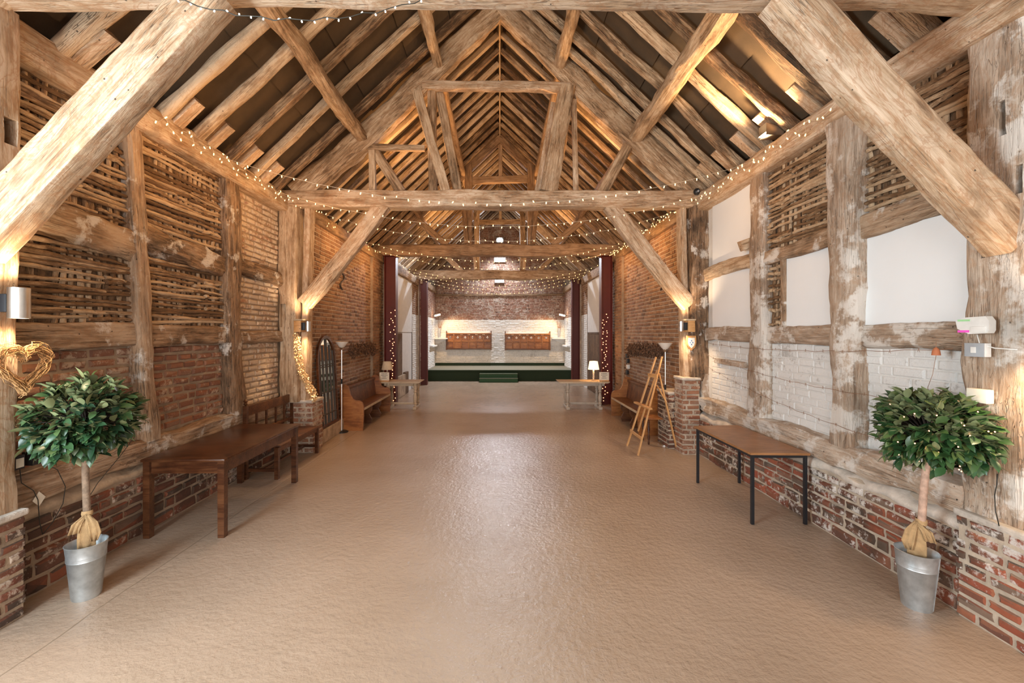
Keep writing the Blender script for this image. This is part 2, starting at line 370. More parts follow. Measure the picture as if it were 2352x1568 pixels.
def lay(jobs, parent, mat, limit=300):
    def px(j):
        c, U, V, N, L, H = j[:6]; d = c-CAMP
        return L*H*abs(d.normalized().dot(N))/d.length_squared if d.y > 0 else 0
    jobs.sort(key=px, reverse=True)
    rest = MB()
    for i, (c, U, V, N, L, H, pr, style, vi, rot) in enumerate(jobs):
        u2 = U*math.cos(rot)+V*math.sin(rot); v2 = V*math.cos(rot)-U*math.sin(rot)
        mw = Matrix(((u2.x*L, v2.x*H, N.x*pr, c.x), (u2.y*L, v2.y*H, N.y*pr, c.y), (u2.z*L, v2.z*H, N.z*pr, c.z), (0,0,0,1)))
        vv = VARS[style]; k = vi % len(vv)
        if i < limit:
            key = (style, k, mat.name)
            if key not in VMESH: VMESH[key] = mesh(*vv[k], 55); VMESH[key].materials.append(mat)
            link('brick', VMESH[key], None, parent, mw)
        else:
            rest.add([mw @ Vector(v) for v in vv[k][0]], vv[k][1])
    if rest.v:
        o = link('brick_field', mesh(rest.v, rest.f, 55), mat, parent); o['kind'] = 'stuff'

def solid(name, verts_box, mat, kind='structure', parent=None):
    mb = MB(); mb.box(*verts_box); o = mb.build(name, mat, parent, None, world=True)
    if parent is None: o['kind'] = kind
    return o

LX, RX = -3.55, 3.32          # plaster planes of the near bay
# ------------------------------------------------------------------ floor
fm = MB(); fm.box(-4.0, 4.0, -4.2, 20.2, -.15, 0); fl = fm.build('floor', M['floor'], None, None); fl['kind'] = 'structure'

# ------------------------------------------------------------------ roof
S = .944; ZR = 7.42
def rz(x): return ZR - S*abs(x)
nrm = Vector((S, 0, 1)).normalized()
rb = MB()
for s in (-1, 1):
    o1 = .30
    rb.prism([(0, ZR+o1+.12), (s*4.1, ZR+o1+.12-S*4.1), (s*4.1, ZR+o1-S*4.1), (0, ZR+o1)], 'y', -4.3, 20.3)
ceil = rb.build('ceiling', M['felt'], None, None); ceil['kind'] = 'structure'
# overlapping sheets of brown roofing felt, laid along the slope
rng = random.Random(3)
for s in (-1, 1):
    y = -4.2
    while y < 20.2:
        y2 = y+rng.uniform(.9, 1.1)
        for k in range(6):
            a = .05+k*.66; b = a+.72
            zo = .15
            mb = MB()
            x0, x1 = s*a, s*min(b, 4.05)
            zA, zB = rz(x0)+zo+.055, rz(x1)+zo+.015
            mb.add([(x0,y,zA),(x1,y,zB),(x1,y2+.03,zB-.01),(x0,y2+.03,zA-.01),(x0,y,zA+.012),(x1,y,zB+.012),(x1,y2+.03,zB+.002),(x0,y2+.03,zA+.002)],
                   [(0,1,2,3),(7,6,5,4),(0,4,5,1),(1,5,6,2),(2,6,7,3),(3,7,4,0)])
            if y > 2.4: mb.build('felt_sheet', M['felt'], ceil, None)
        y = y2
def rafter(y, s, wd, dp, rough, rn, bow=0, mat='rafter', lean=0, top=0.0):
    xe = 3.72 if s < 0 else 3.55
    return timber('rafter', (s*xe, y, rz(xe)), (s*.03, y+lean, rz(.03)-top), dp, wd, M[mat], ceil, bow=bow, bow2=rng.uniform(-.05,.05)*(rough > .008), rough=rough, rings=22, rnd=rn, taper=.88)
for y in (3.33, 3.78, 4.34, 4.83, 5.42, 6.0, 6.5):
    rafter(y+rng.uniform(-.03,.03), -1, rng.uniform(.125, .15) if y < 5.2 else rng.uniform(.09, .105), .12, .014 if y < 5.2 else .006, .65 if y < 5.2 else .1, rng.uniform(-.05,.03), lean=rng.uniform(-.06,.1))
for y in (3.3, 3.68, 4.22, 4.82, 5.34, 5.86, 6.36, 6.68):
    rafter(y+rng.uniform(-.03,.03), 1, rng.uniform(.10, .14), .12, .016, .45, rng.uniform(-.05,.03), lean=rng.uniform(-.06,.1))
y = 7.38
while y < 19.6:
    if abs(y-11.75) > .16 and abs(y-16.2) > .16:
        for s in (-1, 1): rafter(y+rng.uniform(-.03,.03), s, rng.uniform(.075, .105), .10, .004, .15, 0)
    y += .41
for y in (-2.5, -1.2, 0, 1.1, 2.1):
    for s in (-1, 1): rafter(y, s, .15, .14, .006, .5)
timber('ridge_board', (0, -4, ZR-.02), (0, 20, ZR-.02), .14, .035, M['rafter'], ceil, rough=.004, rings=40, rnd=.1, up=(1,0,0))
# purlins of the first bay: bare logs, shared by four runs
for (x, z, w_, b) in ((-2.24, 5.12, .22, .05), (2.2, 5.14, .26, -.06), (-1.0, 6.3, .17, .02), (1.0, 6.3, .2, .0)):
    timber('purlin', (x*.97, 2.9, z+.03), (x, 6.92, z), w_, w_*.95, M['oak'], ceil, bow=b, rough=.025, rings=26, rnd=.85, taper=.9)
for s in (-1, 1):
    for z_, x_ in ((5.16, 2.2), (6.3, 1.0)):
        timber('purlin', (s*x_, 7.15, z_), (s*x_, 19.7, z_), .13, .13, M['oakdark'], ceil, rough=.008, rings=30, rnd=.5)
# sawn blocks packed between the rafter feet
for s, ys in ((-1, (3.55, 4.58, 5.1, 5.72, 6.25)), (1, (3.5, 4.5, 5.1, 5.6, 6.1, 6.55))):
    for y in ys:
        xx = 3.5 if s < 0 else 3.36
        timber('rafter_block', (s*(xx-.02), y-.08, rz(xx)+.02), (s*(xx-.32), y-.08, rz(xx-.32)-.02), .11, .14, M['oakpink'], ceil, rough=.006, rings=4, rnd=.1)

# ------------------------------------------------------------------ trusses
def truss(y, label):
    e = empty('roof_truss', (0, y, 0)); tag(e, label, 'roof truss', 'oak roof trusses'); return e
T0 = truss(2.79, 'nearest oak truss, its tie beam crossing the very top with two big diagonal braces')
timber('tie_beam', (-3.62, 2.79, 4.30), (3.52, 2.79, 4.27), .30, .30, M['oakpink'], T0, rough=.010, rings=50, rnd=.15, bow=-.02)
timber('post', (-3.46, 2.79, .74), (-3.46, 2.79, 4.14), .30, .32, M['oakpink'], T0, rough=.012, rings=26, rnd=.12)
timber('post', (3.36, 2.78, .74), (3.38, 2.78, 4.12), .32, .36, M['washed'], T0, rough=.02, rings=30, rnd=.2)
timber('brace', (-3.36, 2.74, 2.50), (-1.83, 2.74, 4.15), .27, .17, M['oakpink'], T0, rough=.005, rings=30, rnd=.06, bow=.012)
timber('brace', (3.28, 2.74, 2.54), (1.80, 2.74, 4.13), .27, .17, M['oakpink'], T0, rough=.005, rings=30, rnd=.06, bow=-.012)
for s in (-1, 1): timber('principal_rafter', (s*3.45, 2.79, rz(3.45)), (0, 2.79, ZR), .28, .22, M['oak'], T0, rough=.012, rnd=.2)

T1 = truss(6.97, 'second oak truss with collar, leaning struts and clean tie beam behind the first light strings')
timber('tie_beam', (-3.58, 6.97, 4.13), (3.40, 6.97, 4.12), .27, .25, M['oakpink'], T1, rough=.008, rings=50, rnd=.08, bow=.01)
timber('post', (-3.41, 7.0, .84), (-3.41, 7.0, 4.0), .30, .30, M['oak'], T1, rough=.014, rings=26, rnd=.15)
timber('inner_post', (-3.20, 7.05, .84), (-3.15, 7.05, 4.0), .10, .20, M['oakpink'], T1, rough=.008, rings=20, rnd=.15)
timber('post', (3.24, 7.0, 1.18), (3.25, 7.0, 4.0), .32, .30, M['stud'], T1, rough=.02, rings=26, rnd=.2)
timber('post_foot', (3.32, 6.95, .88), (3.31, 6.95, 1.3), .17, .26, M['washed'], T1, rough=.012, rings=6, rnd=.2)
timber('inner_post', (3.06, 7.05, 1.18), (2.99, 7.05, 4.0), .10, .20, M['oakpink'], T1, rough=.008, rings=20, rnd=.15)
timber('brace', (-3.17, 6.95, 2.42), (-1.90, 6.95, 4.05), .24, .15, M['oakpink'], T1, rough=.008, rings=22, rnd=.12, bow=.03)
timber('brace', (3.08, 6.95, 2.40), (1.80, 6.95, 4.04), .25, .15, M['oakpink'], T1, rough=.009, rings=22, rnd=.12, bow=-.03)
timber('principal_rafter', (-3.30, 6.97, 4.20), (0, 6.97, 7.30), .38, .22, M['oak'], T1, rough=.022, rings=34, rnd=.35, bow=.07, taper=.85)
timber('principal_rafter', (3.30, 6.97, 4.20), (0, 6.97, 7.30), .42, .22, M['oak'], T1, rough=.026, rings=34, rnd=.4, bow=-.06, taper=.8)
timber('collar', (-1.25, 6.93, 5.97), (1.14, 6.93, 5.93), .14, .12, M['oakpink'], T1, rough=.008, rings=16, rnd=.2)
timber('strut', (-.88, 6.92, 4.25), (-1.34, 6.92, 5.92), .15, .12, M['oak'], T1, rough=.01, rnd=.3)
timber('strut', (-.68, 7.08, 4.25), (-1.0, 7.08, 5.92), .15, .12, M['oak'], T1, rough=.008, rnd=.2)
timber('strut', (-1.1, 7.0, 4.25), (-1.12, 7.0, 5.9), .14, .08, M['oak'], T1, rough=.006, rnd=.15)
timber('strut', (.78, 6.9, 4.24), (1.10, 6.9, 5.95), .27, .14, M['oak'], T1, rough=.018, rings=18, rnd=.45)
timber('strut', (.64, 7.08, 4.25), (.90, 7.08, 5.75), .14, .12, M['oakpink'], T1, rough=.01, rnd=.2)
timber('strut', (1.24, 6.97, 4.24), (1.21, 6.97, 5.75), .085, .08, M['oakpink'], T1, rough=.005, rnd=.15)
timber('rail', (-2.22, 6.95, 4.98), (-1.22, 6.95, 4.96), .09, .08, M['oak'], T1, rough=.005, rnd=.15)
timber('strut', (-2.08, 6.97, 4.25), (-2.08, 6.97, 4.95), .10, .08, M['oak'], T1, rough=.005, rnd=.15)
timber('strut', (-1.62, 7.0, 4.25), (-2.05, 7.0, 4.93), .15, .1, M['oak'], T1, rough=.006, rnd=.2)
timber('strut', (1.68, 7.0, 4.24), (2.12, 7.0, 5.05), .17, .1, M['oak'], T1, rough=.008, rnd=.25)

def far_truss(y, zt, h, label, mt):
    T = truss(y, label)
    timber('tie_beam', (-3.42, y, zt), (3.42, y, zt), h, .28, M[mt], T, rough=.014, rings=40, rnd=.2)
    top = zt+h/2-.01
    for s in (-1, 1):
        timber('principal_rafter', (s*3.25, y, rz(3.3)), (0, y, ZR-.1), .26, .2, M[mt], T, rough=.012, rings=24, rnd=.2)
        timber('queen_post', (s*.86, y-.02, top), (s*.86, y-.02, rz(.86)-.02), .20, .18, M[mt], T, rough=.007, rings=10, rnd=.12)
        timber('strut', (s*1.45, y, top), (s*2.35, y, rz(2.35)-.08), .18, .12, M[mt], T, rough=.006, rings=8, rnd=.15)
        timber('strut', (s*.90, y-.16, top+.02), (s*.66, y-.18, top+.95) if y < 0 else (s*.98, y-.14, top+.9), .12, .1, M[mt], T, rough=.005, rings=6, rnd=.15)
    timber('collar', (-.80, y, 6.14), (.80, y, 6.18), .19, .14, M[mt], T, rough=.01, rings=10, rnd=.15)
    timber('king_post', (.02, y, 6.2), (.02, y, ZR-.1), .11, .1, M[mt], T, rough=.004, rings=8, rnd=.15)
    return T
far_truss(11.75, 4.22, .32, 'third oak truss with darker tie beam resting on the nearer red columns', 'oakdark')
far_truss(16.2, 4.15, .35, 'farthest oak truss with pale tie beam in front of the brick end wall', 'oak')

def cut(o, boxes):
    """real mortice holes and peg holes cut into a timber (world-space boxes)"""
    mb = MB()
    for b in boxes: mb.box(*b)
    c = mb.build('cutter', M['daub'], None, None, world=True)
    md = o.modifiers.new('b', 'BOOLEAN'); md.operation = 'DIFFERENCE'; md.object = c; md.solver = 'EXACT'
    bpy.context.view_layer.update(); dg = bpy.context.evaluated_depsgraph_get()
    me = bpy.data.meshes.new_from_object(o.evaluated_get(dg)); o.modifiers.remove(md)
    if len(me.polygons) > 20:
        o.data = me; me.materials.clear(); me.materials.append(o_mat[o.name])
    bpy.data.objects.remove(c)
o_mat = {}
for o in list(T0.children)+list(T1.children): o_mat[o.name] = o.data.materials[0]
def kids(T, nm): return [o for o in T.children if o.name.split('.')[0] == nm]
cut(kids(T0, 'post')[0], [(-3.45, -3.25, 2.84, 2.92, 3.22, 3.40), (-3.36, -3.25, 2.84, 2.87, 2.50, 2.53)])
cut(kids(T0, 'post')[1], [(3.14, 3.30, 2.72, 2.76, 3.22, 3.44), (3.14, 3.30, 2.64, 2.68, 2.82, 3.0), (3.1, 3.3, 2.86, 2.885, 2.6, 2.63), (3.1, 3.3, 2.83, 2.855, 2.45, 2.47)])
cut(kids(T1, 'post')[0], [(-3.53, -3.44, 6.8, 6.92, 2.05, 2.42)])
# ------------------------------------------------------------------ near bay walls
def wattle(parent, side, X, Y0, Y1, Z0, Z1, rng, gap=.043, back=True):
    n = 1 if side < 0 else -1
    mb = MB(); mb.box(*sorted((X-n*.07, X-n*.018)), Y0-.03, Y1+.03, Z0-.03, Z1+.03)
    p = mb.build('wattle_panel', M['daub'], parent, None, world=True)
    L = Y1-Y0; y = Y0+.05
    while y < Y1-.02:       # upright staves
        k = rng.choice(STICK); z0 = Z0-.02; hh = Z1-Z0+.04
        m = Matrix.Translation((X-n*.012, y, z0)) @ Matrix(((0,0,1,0),(0,1,0,0),(1,0,0,0),(0,0,0,1))) @ Matrix.Diagonal((hh, rng.uniform(1.0, 1.6), .9, 1))
        link('stave', k, None, p, m); y += rng.uniform(.055, .09)
    z = Z0+.03
    while z < Z1-.01:       # woven rods
        y = Y0-.01
        first = True
        while y < Y1-.05:
            ln = rng.choice((L+.02, L*.6, L*.45, L*.75, L+.02)); ln = min(ln, Y1+.01-y)
            if rng.random() < .95 and ln > .1:
                k = rng.choice(STICK); fl = rng.choice((-1, 1))
                m = Matrix.Translation((X+n*(.012+rng.uniform(-.006,.01)), y, z+rng.uniform(-.012,.012))) @ Matrix.Rotation(R(rng.uniform(-1.6,1.6)), 4, 'X') \
                    @ Matrix(((0,0,1,0),(1,0,0,0),(0,1,0,0),(0,0,0,1))) @ Matrix.Diagonal((ln, rng.uniform(.8, 1.15)*fl, rng.uniform(.8, 1.2), 1))
                link('wattle_rod', k, None, p, m)
            y += ln+rng.uniform(0,.02)
        z += gap*rng.uniform(.85, 1.2)
    return p
STICK = []
for v in range(9):
    rr = random.Random(100+v); pts = []; rad = []
    for i in range(11):
        u = i/10
        pts.append((u, .007*math.sin(u*5+v)+rr.uniform(-.004,.004), .010*math.sin(u*PI*4+v*1.7)))
        rad.append(.021*(1-.2*u)*(rr.uniform(.88,1.12)))
    mb = MB(); mb.tube(pts, rad, 6)
    me = mesh(mb.v, mb.f, 60); me.materials.append(M['stick']); STICK.append(me)

def nearwall(name, side, X, mat):
    b = (X-.35, X, -4.2, 7.12, 0, 4.15) if side < 0 else (X, X+.35, -4.2, 7.12, 0, 4.15)
    return solid(name, b, mat)
wl = nearwall('wall_left', -1, LX-.03, M['mortar'])
wr = nearwall('wall_right', 1, RX+.03, M['mortarwhite'])
rng = random.Random(11)
# left frame
xc = LX+.02
def st(y0a, y1a, y0b, y1b, zb, zt, side, par, mat='stud', depth=.18, rough=.014, rn=.25, bow=0):
    xx = xc if side < 0 else RX-.02
    timber('stud', (xx, (y0a+y1a)/2, zb), (xx, (y0b+y1b)/2, zt), (y1a-y0a), depth, M[mat], par, rough=rough, rings=24, rnd=rn, bow=bow, taper=(y1b-y0b)/(y1a-y0a), up=(1,0,0))
st(4.16, 4.34, 3.98, 4.13, .88, 3.94, -1, wl)
st(5.48, 5.78, 5.36, 5.66, .88, 3.94, -1, wl, rn=.45, rough=.018)
timber('wall_plate', (LX-.02, -4, 4.05), (LX-.02, 6.9, 4.05), .28, .34, M['oakpink'], wl, rough=.012, rings=60, rnd=.15, up=(1,0,0))
timber('sill_beam', (LX-.0, 2.95, .79), (LX-.0, 6.85, .80), .22, .22, M['stud'], wl, rough=.02, rings=30, rnd=.3, up=(1,0,0))
for (a, b, z, hh, r_) in ((2.9, 4.16, 2.83, .27, .03), (4.1, 5.42, 2.87, .27, .035), (5.6, 6.86, 2.85, .22, .02)):
    timber('rail', (xc-.03, a, z+.06), (xc-.03, b, z-.04), hh, .16, M['stud'], wl, rough=r_, rings=14, rnd=.5, up=(1,0,0))
for (a, b, z, hh) in ((2.9, 4.2, 1.93, .22), (4.2, 5.5, 1.93, .21), (5.7, 6.86, 1.9, .17)):
    timber('rail', (xc-.04, a, z), (xc-.04, b, z), hh, .15, M['stud'], wl, rough=.012, rings=12, rnd=.2, up=(1,0,0))
for (y0, y1, z0, z1) in ((2.98, 4.02, 2.96, 3.9), (2.98, 4.10, 2.05, 2.74), (4.12, 5.38, 3.0, 3.9), (4.18, 5.42, 2.04, 2.74)):
    wattle(wl, -1, LX-.0, y0, y1, z0, z1, rng)
jobs = []
UL, UR, VZ = (0,1,0), (0,-1,0), (0,0,1)
for (y0, y1, z0, z1, stl) in ((2.96, 4.16, .92, 1.82, 'rough'), (4.38, 5.48, .92, 1.82, 'rough')):
    collect(jobs, (LX-.03, y0, z0), UL, VZ, (1,0,0), y1-y0, z1-z0, .235 if y0 < 4 else .2, .066, .02, .022, stl, rng, wob=.008)
j2 = []
for (y0, y1, z0, z1) in ((5.78, 6.86, .92, 1.81), (5.72, 6.86, 1.99, 2.74), (5.66, 6.86, 2.97, 3.9)):
    collect(j2, (LX-.03, y0, z0), UL, VZ, (1,0,0), y1-y0, z1-z0, .21, .062, .016, .018, 'rough', rng, wob=.01)
lay(jobs, wl, M['brick'], 160)
lay(j2, wl, M['brickpale'], 140)

# right frame
st(5.23, 5.56, 5.23, 5.52, .88, 3.96, 1, wr, mat='washed', rn=.4, rough=.016)
st(3.90, 4.16, 3.82, 4.20, .88, 3.96, 1, wr, mat='washed', rn=.5, rough=.022)
timber('wall_plate', (RX+.02, -4, 4.06), (RX+.02, 6.9, 4.06), .27, .34, M['oakpink'], wr, rough=.014, rings=60, rnd=.2, up=(1,0,0))
timber('sill_beam', (RX-.0, 2.95, .79), (RX-.0, 6.85, .80), .23, .24, M['washed'], wr, rough=.03, rings=30, rnd=.4, up=(1,0,0))
xr = RX-.01
for (a, b, z, hh, mt) in ((2.9, 3.95, 2.93, .21, 'stud'), (4.1, 5.3, 2.90, .18, 'stud'), (5.5, 6.86, 2.90, .2, 'oak')):
    timber('rail', (xr+.03, a, z+.02), (xr+.03, b, z-.02), hh, .16, M[mt], wr, rough=.016, rings=14, rnd=.35, up=(1,0,0))
for (a, b, z, hh) in ((2.9, 3.95, 1.92, .2), (4.1, 5.3, 1.93, .2), (5.5, 6.8, 1.93, .2)):
    timber('rail', (xr+.04, a, z), (xr+.04, b, z), hh, .15, M['washed'], wr, rough=.014, rings=12, rnd=.25, up=(1,0,0))
wattle(wr, 1, RX, 2.98, 3.86, 3.02, 3.92, rng)
wattle(wr, 1, RX, 4.18, 5.26, 2.98, 3.92, rng)
wattle(wr, 1, RX+.01, 5.0, 5.26, 2.04, 2.82, rng, .075)
for (y0, y1, z0, z1) in ((2.9, 3.92, 2.0, 2.84), (4.14, 4.94, 2.01, 2.82), (5.5, 6.66, 2.0, 2.82), (5.5, 6.66, 2.98, 3.94)):
    mb = MB(); mb.box(RX-.002, RX+.03, y0, y1, z0, z1, .004); mb.build('plaster_panel', M['plaster'], wr, None, world=True)
timber('lath_batten', (RX-.01, 4.97, 2.02), (RX-.01, 4.97, 2.83), .06, .06, M['stud'], wr, rough=.005, rnd=.2, up=(1,0,0))
jobs = []
for (y0, y1) in ((2.96, 3.92), (4.14, 5.24), (5.54, 6.72)):
    collect(jobs, (RX+.03, y1, .92), UR, VZ, (-1,0,0), y1-y0, .91, .25, .078, .008, .009, 'neat', rng, wob=.012)
lay(jobs, wr, M['brickwhite'])
# timber plank set in the white brickwork
timber('rail', (RX-.0, 5.75, 1.52), (RX-.0, 6.55, 1.53), .075, .06, M['washed'], wr, rough=.006, rings=8, rnd=.2, up=(1,0,0))

# brick plinths: trim_1 (left) and trim_2 (right)
def plinth(name, side, Xf, mat, matm, matl, z=.62):
    n = 1 if side < 0 else -1
    Xb = Xf-n*.5
    e = MB()
    # body with a mortar haunch sloping up to the sill
    body = [(Xf-n*.012, 0), (Xf-n*.012, z), (Xf-n*.10, z+.06), (Xf-n*.30, z+.09), (Xb, z+.09), (Xb, 0)]
    e.prism(body, 'y', -4.1, 7.1)
    o = e.build(name, matm, None, None); o['kind'] = 'structure'
    vs = []; fs = []; NY = 70; rr = random.Random(5+side)
    prof = [(-.03, z-.05), (.002, z-.03), (.0, z+.005), (-.03, z+.035), (-.09, z+.060), (-.14, z+.085)]
    if side > 0: prof = [(a, b) for a, b in prof]
    for i in range(NY+1):
        y = 2.9+i*(4.0)/NY
        for a, b in prof: vs.append((Xf+n*(a+noise.noise(Vector((y*3, b*8, side)))*.03), y, b+noise.noise(Vector((y*3.5, a*9, 7+side)))*.04+noise.noise(Vector((y*14, a*20, 7)))*.012))
    K = len(prof)
    fs = [(i*K+k, i*K+k+1, (i+1)*K+k+1, (i+1)*K+k) for i in range(NY) for k in range(K-1)]
    me = mesh(vs, fs, 180); link('mortar_ledge', me, matl, o)
    jobs = []
    rg = random.Random(21+side)
    for z0, z1, bl, bh in ((0.0, .24, .27, .095), (.24, z-.04, .225, .062)):
        if side < 0: collect(jobs, (Xf-.012, 2.93, z0), UL, VZ, (1,0,0), 3.95, z1-z0, bl, bh, .014, .018, 'rough', rg, wob=.012, lenvar=.25)
        else: collect(jobs, (Xf+.012, 6.88, z0), UR, VZ, (-1,0,0), 3.95, z1-z0, bl, bh, .014, .018, 'rough', rg, wob=.012, lenvar=.25)
    lay(jobs, o, mat)
    return o
pl = plinth('trim_1', -1, -3.46, M['brickplinth'], M['mortar'], M['ledge'])
pr = plinth('trim_2', 1, 3.20, M['brickplinthR'], M['mortarpale'], M['ledgepale'])

def pier(name, x0, x1, y0, y1, h, mat, matm, faces, parent=None, taperx=0):
    mb = MB(); mb.box(x0+.012, x1-.012, y0+.012, y1-.012, 0, h); o = mb.build(name, matm, parent, None, world=True)
    if parent is None: o['kind'] = 'structure'
    jobs = []; rg = random.Random(int(abs(x0)*100)+int(y0*10))
    if 'f' in faces: collect(jobs, (x0, y0+.012, 0), (1,0,0), VZ, (0,-1,0), x1-x0, h, .21, .062, .018, .010, 'rough', rg, lenvar=.2)
    if 'r' in faces: collect(jobs, (x1-.012, y0, 0), UL, VZ, (1,0,0), y1-y0, h, .21, .062, .018, .010, 'rough', rg, lenvar=.2)
    if 'l' in faces: collect(jobs, (x0+.012, y1, 0), UR, VZ, (-1,0,0), y1-y0, h, .21, .062, .018, .010, 'rough', rg, lenvar=.2)
    lay(jobs, o, mat)
    m2 = MB(); m2.box(x0-.01, x1+.01, y0-.01, y1+.01, h-.005, h+.04, .015); m2.build('mortar_cap', M['ledgepale'], o, None, world=True)
    return o
pier('trim_3', -3.62, -3.28, 2.58, 2.96, .70, M['brickplinth'], M['mortar'], 'fr')
pier('trim_4', 3.17, 3.56, 2.55, 2.97, .70, M['brickplinthR'], M['mortarpale'], 'fl')
pier('trim_5', -3.50, -3.04, 6.95, 7.35, .82, M['brick'], M['mortarpale'], 'fr')
pier('trim_6', 2.93, 3.22, 6.84, 7.18, 1.20, M['brick'], M['mortarpale'], 'fl')
pier('trim_7', 2.84, 3.20, 7.20, 7.70, .92, M['brickplinth'], M['mortarpale'], 'fl')

# ------------------------------------------------------------------ far side walls (brick)
def farwall(name, side, X, Y0, Y1, H, bmat, limit, white_to=0, pil=None):
    b = (X-.35, X, Y0, Y1, 0, H) if side < 0 else (X, X+.35, Y0, Y1, 0, H)
    o = solid(name, b, M['mortarpale'])
    N = (1,0,0) if side < 0 else (-1,0,0)
    O = (X, Y0, 0) if side < 0 else (X, Y1, 0); U = UL if side < 0 else UR
    rg = random.Random(int(Y0*7)+side)
    j = []; jw = []
    collect(j, O, U, VZ, N, Y1-Y0, H, .215, .062, .013, .010, 'neat', rg, lenvar=.06)
    if white_to:
        jw = [q for q in j if q[0].z < white_to]; j = [q for q in j if q[0].z >= white_to]
        lay(jw, o, M['brickwhite'], 0)
        mb = MB(); mb.box(*sorted((X-side*.004, X+side*.05)), Y0+.02, Y1-.02, 0, white_to); mb.build('whitewash_ground', M['mortarwhite'], o, None, world=True)
    lay(j, o, bmat, limit)
    if pil:
        y0, y1 = pil; d = .07*(-side)
        mb = MB(); mb.box(*sorted((X, X+d)), y0, y1, 0, H-.1); p = mb.build('pilaster', M['mortar'], o, None, world=True)
        jj = []; OO = (X+d, y0, 0) if side < 0 else (X+d, y1, 0)
        collect(jj, OO, U, VZ, N, y1-y0, H-.1, .3, .062, .013, .010, 'neat', rg, lenvar=.02)
        lay(jj, p, bmat, 60)
    timber('wall_plate', (X+side*.02, Y0, H-.06), (X+side*.02, Y1, H-.06), .22, .22, M['oakdark'], o, rough=.006, rings=12, rnd=.15, up=(1,0,0))
    return o
farwall('wall_left_middle', -1, -3.27, 7.14, 11.95, 4.05, M['brickfar'], 240, pil=(10.75, 11.3))
farwall('wall_right_middle', 1, 3.14, 7.14, 11.95, 4.05, M['brickfar'], 240, pil=(10.75, 11.3))
farwall('wall_left_far', -1, -3.0, 16.05, 19.85, 3.98, M['brickend'], 0, white_to=2.62)
farwall('wall_right_far', 1, 3.0, 16.05, 19.85, 3.98, M['brickend'], 0, white_to=2.62)
# low brick footing under the arched mirror
mb = MB(); mb.box(-3.30, -3.12, 7.36, 8.6, 0, .24, .01); o = mb.build('trim_8', M['ledge'], None, None); o['kind'] = 'structure'

# bay between the two pairs of red columns
def cart_bay(side, nm):
    X = 3.10*side; n = -side
    o = solid(nm, (*sorted((X-n*.02, X-n*.3)), 11.9, 16.1, 0, 4.0), M['mortarpale'])
    y = 12.0
    while y < 14.9:      # white tongue-and-groove boards
        mb = MB(); mb.box(*sorted((X-n*.02, X+n*.015)), y, y+.118, 1.98, 3.72, .006); mb.build('cladding_board', M['whitepaint'], o, None, world=True); y += .125
    timber('lintel', (X, 11.95, 3.86), (X, 15.9, 3.86), .26, .2, M['oak'], o, rough=.008, rings=14, rnd=.15, up=(1,0,0))
    rg = random.Random(9+side); jj = []; jw = []
    O = (X+n*.02, 15.0, 0) if side < 0 else (X+n*.02, 16.1, 0)
    mb = MB(); mb.box(*sorted((X-n*.05, X+n*.02)), 15.0, 16.1, 0, 3.75); pz = mb.build('brick_pier', M['mortarpale'], o, None, world=True)
    mb = MB(); mb.box(*sorted((X, X+n*.024)), 15.0, 16.1, 0, 2.6); mb.build('whitewash_ground', M['mortarwhite'], pz, None, world=True)
    collect(jj, O, UL if side < 0 else UR, VZ, (n,0,0), 1.1, 3.75, .215, .062, .013, .01, 'neat', rg)
    lay([q for q in jj if q[0].z < 2.6], pz, M['brickwhite'], 0)
    lay([q for q in jj if q[0].z >= 2.6], pz, M['brickfar'], 0)
    if side > 0:
        y = 12.05
        while y < 14.85:
            mb = MB(); mb.box(*sorted((X-n*.02, X+n*.02)), y, y+.2, .02, 1.93, .005); mb.build('door_board', M['doorwood'], o, None, world=True); y += .21
        mb = MB(); mb.box(*sorted((X-n*.02, X+n*.03)), 12.0, 14.9, 1.92, 1.98, .005); mb.build('door_head', M['doorwood'], o, None, world=True)
    else:
        mb = MB(); mb.box(X-.02, X+.01, 12.0, 14.95, .0, 1.96, .004); mb.build('plaster_panel', M['whitepaint'], o, None, world=True)
        mb = MB(); mb.box(X, X+.05, 12.75, 13.35, .62, 1.95, .01); mb.build('dark_panel', M['doorwood'], o, None, world=True)
        mb = MB(); mb.box(X, X+.10, 12.6, 13.6, 0, .66, .02); mb.build('stone_block', M['mortarpale'], o, None, world=True)
        mb = MB(); mb.box(X, X+.09, 13.62, 14.1, 0, .7, .02); mb.build('dark_panel', M['doorwood'], o, None, world=True)
    return o
cart_bay(-1, 'wall_left_bay'); cart_bay(1, 'wall_right_bay')

# red steel columns (H section)
def column(x0, x1, y, h, label):
    e = empty('steel_column', ((x0+x1)/2, y, 0)); w2 = (x1-x0)/2
    mb = MB(); mb.box(-w2, -w2+.018, -.14, .14, 0, h, .003); mb.build('flange', M['redsteel'], e)
    mb = MB(); mb.box(w2-.018, w2, -.14, .14, 0, h, .003); mb.build('flange', M['redsteel'], e)
    mb = MB(); mb.box(-w2+.018, w2-.018, -.012, .012, 0, h); mb.build('web', M['redsteel'], e)
    mb = MB(); mb.box(-w2-.02, w2+.02, -.16, .16, h, h+.015); mb.build('head_plate', M['redsteel'], e)
    tag(e, label, 'column', 'oxblood red steel columns')
column(-3.14, -2.83, 11.72, 4.045, 'dark red steel column beside the left pew, wrapped in pink fairy lights')
column(2.76, 3.06, 11.72, 4.045, 'dark red steel column beside the right table lamp, strung with amber lights')
column(-3.02, -2.74, 16.15, 3.96, 'bare dark red steel column left of the stage')
column(2.72, 3.00, 16.15, 3.96, 'bare dark red steel column right of the stage')

